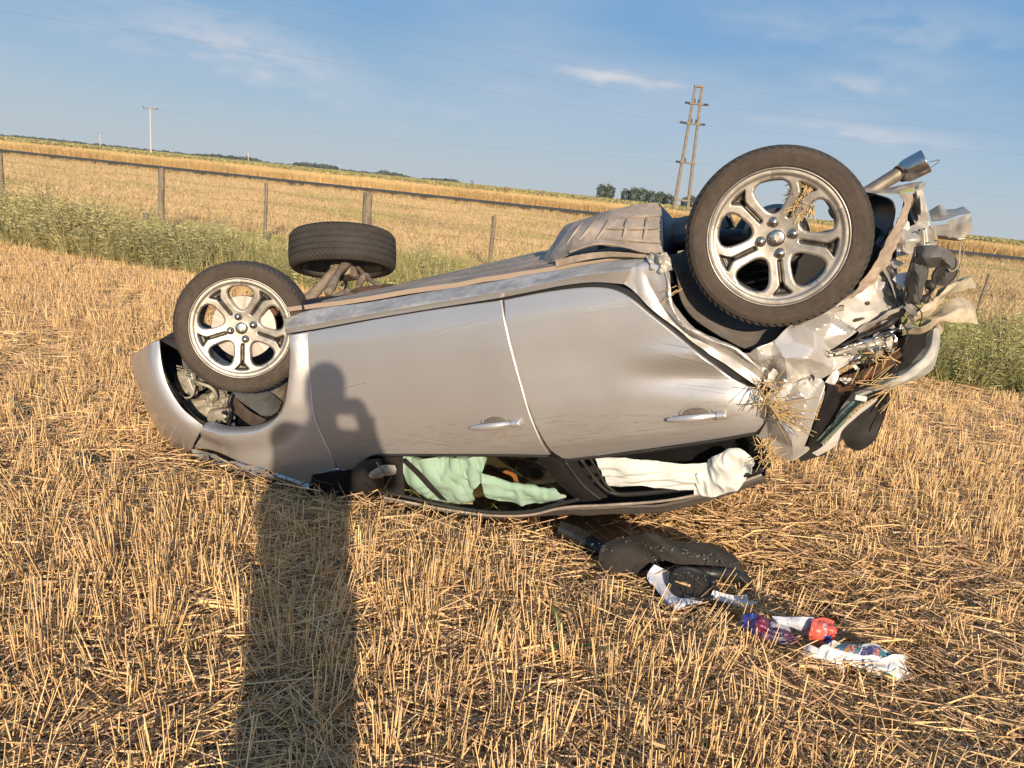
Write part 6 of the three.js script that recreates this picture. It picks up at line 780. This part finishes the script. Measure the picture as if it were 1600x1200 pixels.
// printed pages, crumpled: plain colour blots, no pictures
{
  const page = (seed, list, bg) => { const c = document.createElement('canvas'); c.width = 512; c.height = 256; const x = c.getContext('2d'), r = rng(seed); x.fillStyle = bg; x.fillRect(0, 0, 512, 256); for (const [col, a, b, w, h] of list) { x.fillStyle = col; x.fillRect(a, b, w, h); for (let i = 0; i < 90; i++) { x.globalAlpha = .55; if (r() < .5) { const q = ['#1f2547', '#e8dfd8', '#8d2f3c', '#3d6fae', '#d7a45a', '#5b3a63'][Math.floor(r() * 6)]; x.fillStyle = bg[1] > 'd' && w > 400 ? '#dfe0e4' : q; } else x.fillStyle = col; x.beginPath(); x.ellipse(a + r() * w, b + r() * h, 3 + 16 * r() * r(), 2 + 9 * r(), r() * 3, 0, 7); x.fill(); } x.globalAlpha = 1; } const t = new THREE.CanvasTexture(c); t.colorSpace = THREE.SRGBColorSpace; return t; };
  const sheet = (rows, t, name, label) => { const g = loft(rows, { n: 36, m: 8, thick: .0015, ridge: .014, amp: .010, freq: 17, conv: V }); const uv = g.attributes.uv; let mu = 0, mv = 0; for (let i = 0; i < uv.count; i++) { mu = Math.max(mu, uv.getX(i)); mv = Math.max(mv, uv.getY(i)); } for (let i = 0; i < uv.count; i++) uv.setXY(i, uv.getX(i) / mu, 1 - uv.getY(i) / mv); const m = new THREE.Mesh(g, std(.8, .8, .8, .4, { map: t })); m.position.y = .035; add(m, name); return tag(m, label, 'magazine page', 'crumpled magazine pages'); };
  sheet([[[0.907,0.14,-2.484],[0.963,0.14,-2.478],[1.02,0.13,-2.471],[1.073,0.12,-2.472]], [[0.896,0.12,-2.465],[0.942,0.13,-2.425],[1.008,0.12,-2.412],[1.074,0.11,-2.416]], [[0.911,0.07,-2.489],[0.956,0.08,-2.426],[1.02,0.08,-2.398],[1.104,0.08,-2.421]]], page(1, [['#2c3f9c', 0, 0, 130, 256], ['#7a2a4e', 130, 60, 120, 150], ['#b8385a', 170, 40, 60, 60], ['#3a3352', 250, 90, 160, 166], ['#35407e', 40, 20, 60, 200], ['#c9ccd6', 300, 10, 200, 60]], '#54304f'), 'magazine_page', 'crumpled glossy page printed in deep blue and wine red, in the stubble');
  sheet([[[0.997,0.16,-2.452],[1.055,0.16,-2.454],[1.124,0.17,-2.451],[1.161,0.16,-2.466]], [[1.019,0.14,-2.439],[1.077,0.14,-2.441],[1.124,0.14,-2.434],[1.147,0.13,-2.43]], [[1.088,0.1,-2.466],[1.109,0.1,-2.446],[1.129,0.09,-2.433],[1.13,0.08,-2.417]]], page(2, [['#cfd4dd', 0, 0, 512, 256]], '#d9dce4'), 'magazine_page', 'white blank back of a page curling up between the two printed pages');
  sheet([[[1.123,0.17,-2.434],[1.18,0.17,-2.465],[1.224,0.16,-2.469]], [[1.107,0.15,-2.391],[1.161,0.15,-2.417],[1.213,0.14,-2.418]], [[1.125,0.09,-2.409],[1.167,0.1,-2.394],[1.239,0.09,-2.437]]], page(3, [['#e4604e', 0, 0, 512, 170], ['#f0a79c', 120, 40, 50, 40], ['#efe3e0', 300, 60, 40, 60], ['#31418f', 250, 170, 180, 86]], '#e2654f'), 'magazine_page', 'bright orange red printed page standing up beside the white page');
  sheet([[[1.188,0.14,-2.375],[1.249,0.14,-2.363],[1.335,0.13,-2.378],[1.399,0.12,-2.381]], [[1.139,0.12,-2.351],[1.217,0.12,-2.328],[1.304,0.11,-2.321],[1.393,0.11,-2.351]], [[1.141,0.08,-2.366],[1.214,0.08,-2.328],[1.286,0.07,-2.311],[1.408,0.08,-2.353]]], page(4, [['#3f6f86', 60, 0, 180, 110], ['#c98a4e', 130, 20, 70, 80], ['#4b4c7e', 250, 30, 140, 100], ['#2f7f86', 380, 20, 120, 90], ['#a65b56', 330, 60, 50, 60], ['#f1efe9', 0, 120, 512, 136]], '#d9d6cf'), 'magazine_page', 'long printed page with teal and orange pictures, nearest the maize blades');
  sheet([[[1.101,0.1,-2.39],[1.161,0.11,-2.347],[1.21,0.1,-2.327]], [[1.092,0.08,-2.373],[1.145,0.09,-2.323],[1.199,0.08,-2.303]], [[1.113,0.04,-2.398],[1.159,0.05,-2.34],[1.23,0.04,-2.33]]], page(5, [['#efeeea', 0, 0, 512, 256]], '#efeeea'), 'magazine_page', 'white page edge folded under the teal and orange page');
  sheet([[[1.278,0.11,-2.302],[1.343,0.12,-2.327],[1.403,0.12,-2.352],[1.412,0.11,-2.339]], [[1.278,0.08,-2.296],[1.328,0.1,-2.282],[1.402,0.09,-2.316],[1.442,0.07,-2.337]], [[1.332,0.03,-2.326],[1.371,0.05,-2.297],[1.423,0.05,-2.306],[1.478,0.03,-2.357]]], page(6, [['#e9e9e4', 0, 0, 512, 256], ['#2f8f52', 90, 170, 110, 80]], '#e9e9e4'), 'magazine_page', 'white page with a green corner at the end of the magazine pages');
}
// straw caught in the wreck
{
  const r = rng(71); const col = () => { const s = .6 + .5 * r(); return [.62 * s, .44 * s, .20 * s]; };
  const wad = (label, c, n, spread, dirW, len) => { const p = carV(c); const g = bladeSet(r, n, () => ({ base: [(r() - .5) * spread[0], (r() - .5) * spread[1], (r() - .5) * spread[2]], dir: [dirW[0] + (r() - .5) * 1.6, dirW[1] + (r() - .5) * 1.6, dirW[2] + (r() - .5) * .8], len: len * (.3 + r()), width: .0016 + .001 * r(), bend: .3 * (r() - .5), color: col(), round: true, seg: 2 })); const m = new THREE.Mesh(g, strawMat); const w = p.clone().applyMatrix4(car.matrixWorld); m.quaternion.copy(car.quaternion); m.position.copy(w); m.userData.kind = 'stuff'; m.userData.label = label; m.userData.category = 'straw'; add(m, 'caught_straw'); };
  wad('tuft of straw jammed where the rear door meets the crumpled flank', [2.403,0.786,0.907], 60, [.06, .10, .03], [.1, .2, 0], .07);
  wad('spray of long straws sticking out below the jammed tuft', [2.409,0.841,0.913], 34, [.03, .05, .02], [1.2, .5, -.1], .12);
  wad('reddish straw wedged at the lower end of the rear window', [2.36,1.017,0.826], 50, [.06, .08, .03], [.3, -.2, 0], .06);
  wad('straw and roots packed between two spokes of the rear wheel', [2.57,0.119,0.925], 240, [.07, .11, .014], [-.5, .7, 0], .035);
  wad('straws hanging from the torn rear trim', [2.713,0.786,0.84], 14, [.10, .03, .01], [1, -.5, 0], .10);
  wad('straws hooked on the mangled trim by the tail lamp', [2.771,0.692,0.84], 26, [.06, .05, .02], [.4, .4, 0], .05);
  wad('straws under the hanging rear window edge', [2.817,0.817,0.8], 16, [.04, .03, .01], [-.4, .8, 0], .10);
  wad('two straws caught on the rear wheel arch', [2.127,0.364,0.88], 4, [.02, .02, .01], [-1, .3, 0], .08);
}
// ================================================================ the photographer, whose shadow falls over straw and door
{
  const o = thing('person', 'standing person in dark clothes raising a phone with the right hand', 'person', [0, 0, 0]);
  const J = { head: [-.07, 1.675, .31], crown: [-.07, 1.72, .32], neck: [-.07, 1.53, .35], chest: [-.06, 1.36, .38], waist: [-.06, 1.10, .38], hip: [-.06, .95, .38], shR: [.11, 1.46, .37], elR: [.20, 1.26, .20], wrR: [.075, 1.46, .075], shL: [-.225, 1.46, .37], elL: [-.27, 1.17, .38], wrL: [-.22, .94, .28], hpR: [.03, .93, .38], knR: [.065, .50, .37], anR: [.08, .09, .40], hpL: [-.12, .93, .38], knL: [-.11, .50, .37], anL: [-.12, .09, .41] };
  const caps = [['head', 'crown', .088, .085], ['head', 'neck', .07, .055], ['neck', 'chest', .06, .12], ['chest', 'waist', .15, .135], ['waist', 'hip', .135, .15], ['shL', 'shR', .072, .072], ['shL', 'chest', .07, .11], ['shR', 'chest', .07, .11], ['shR', 'elR', .055, .042], ['elR', 'wrR', .042, .028], ['shL', 'elL', .055, .042], ['elL', 'wrL', .042, .028], ['hpR', 'knR', .092, .06], ['knR', 'anR', .058, .042], ['hpL', 'knL', .092, .06], ['knL', 'anL', .058, .042]].map(([a, b, r, s]) => [J[a], J[b], r, s]);
  for (const s of ['R', 'L']) { const a = J['an' + s]; caps.push([[a[0], .05, a[2] + .04], [a[0] + (s === 'R' ? .03 : -.03), .035, a[2] - .17], .045, .034]); }
  const hand = (w, d, k) => { const [x, y, z] = w; caps.push([w, [x + d[0] * .08, y + d[1] * .08, z + d[2] * .08], .03, .034]); for (let f = 0; f < 4; f++) { const o = (f - 1.5) * .019, b = [x + d[0] * .085 + k[0] * o, y + d[1] * .085 + k[1] * o, z + d[2] * .085 + k[2] * o], L = [.075, .088, .083, .065][f]; caps.push([b, [b[0] + d[0] * L * .5, b[1] + d[1] * L * .5, b[2] + d[2] * L * .5 + .004], .0095, .009]); caps.push([[b[0] + d[0] * L * .5, b[1] + d[1] * L * .5, b[2] + d[2] * L * .5 + .004], [b[0] + d[0] * L * .8, b[1] + d[1] * L * .8, b[2] + d[2] * L + .018], .009, .008]); } caps.push([[x + k[0] * .03, y + k[1] * .03, z + k[2] * .03 + .01], [x + k[0] * .055 + d[0] * .05, y + k[1] * .055 + d[1] * .05, z + .02 + d[2] * .05], .012, .009]); };
  hand(J.wrR, [-.45, .75, -.30], [.8, .5, .2]); hand(J.wrL, [.05, -1, -.1], [0, 0, -1]);
  const res = 120, mc = new MarchingCubes(res, M.trim, false, false, 400000); mc.isolation = 0; const h = res / 2, cx = -.05, cy = .93, cz = .25, S = 1.0;
  for (let k = 0; k < res; k++) for (let j = 0; j < res; j++) for (let i = 0; i < res; i++) {
    const x = cx + (i - h) / h * S, y = cy + (j - h) / h * S, z = cz + (k - h) / h * S; if (Math.abs(x + .05) > .5 || z < -.15 || z > .75) { mc.field[i + j * res + k * res * res] = -1; continue; } let d = 9, e = 0;
    for (const [a, b, r, s] of caps) { const ax = b[0] - a[0], ay = b[1] - a[1], az = b[2] - a[2], t = clamp(((x - a[0]) * ax + (y - a[1]) * ay + (z - a[2]) * az) / (ax * ax + ay * ay + az * az)); const q = Math.hypot(x - a[0] - ax * t, y - a[1] - ay * t, z - a[2] - az * t) - mix(r, s, t); const kk = r < .02 ? .006 : .035, hh = clamp(.5 + .5 * (d - q) / kk); d = mix(d, q, hh) - kk * hh * (1 - hh); }
    mc.field[i + j * res + k * res * res] = -d;
  }
  mc.update(); const n = mc.count, g = new THREE.BufferGeometry(); g.setAttribute('position', new THREE.Float32BufferAttribute(mc.positionArray.slice(0, n * 3), 3)); g.setAttribute('normal', new THREE.Float32BufferAttribute(mc.normalArray.slice(0, n * 3), 3)); g.scale(S, S, S); g.translate(cx, cy, cz); g.computeVertexNormals();
  part('body', g, std(.05, .055, .07, .9), o);
  const cap = new THREE.SphereGeometry(.098, 24, 14, 0, 6.2832, 0, 1.5).scale(.92, 1.05, 1.08).translate(-.07, 1.715, .325); part('hair', cap, std(.03, .02, .015, .9), o);
  const ph = new THREE.Mesh(new RoundedBoxGeometry(.158, .076, .009, 4, .004), M.black); ph.position.set(-.055, 1.535, .022); ph.rotation.set(-.245, 0, .10); add(ph, 'mobile_phone'); tag(ph, 'black mobile phone held up in the right hand of the standing person', 'phone');
}


// morning haze over the plain
scene.fog = new THREE.FogExp2(0xbfcdd6, .0001);

renderer.render(scene, camera);
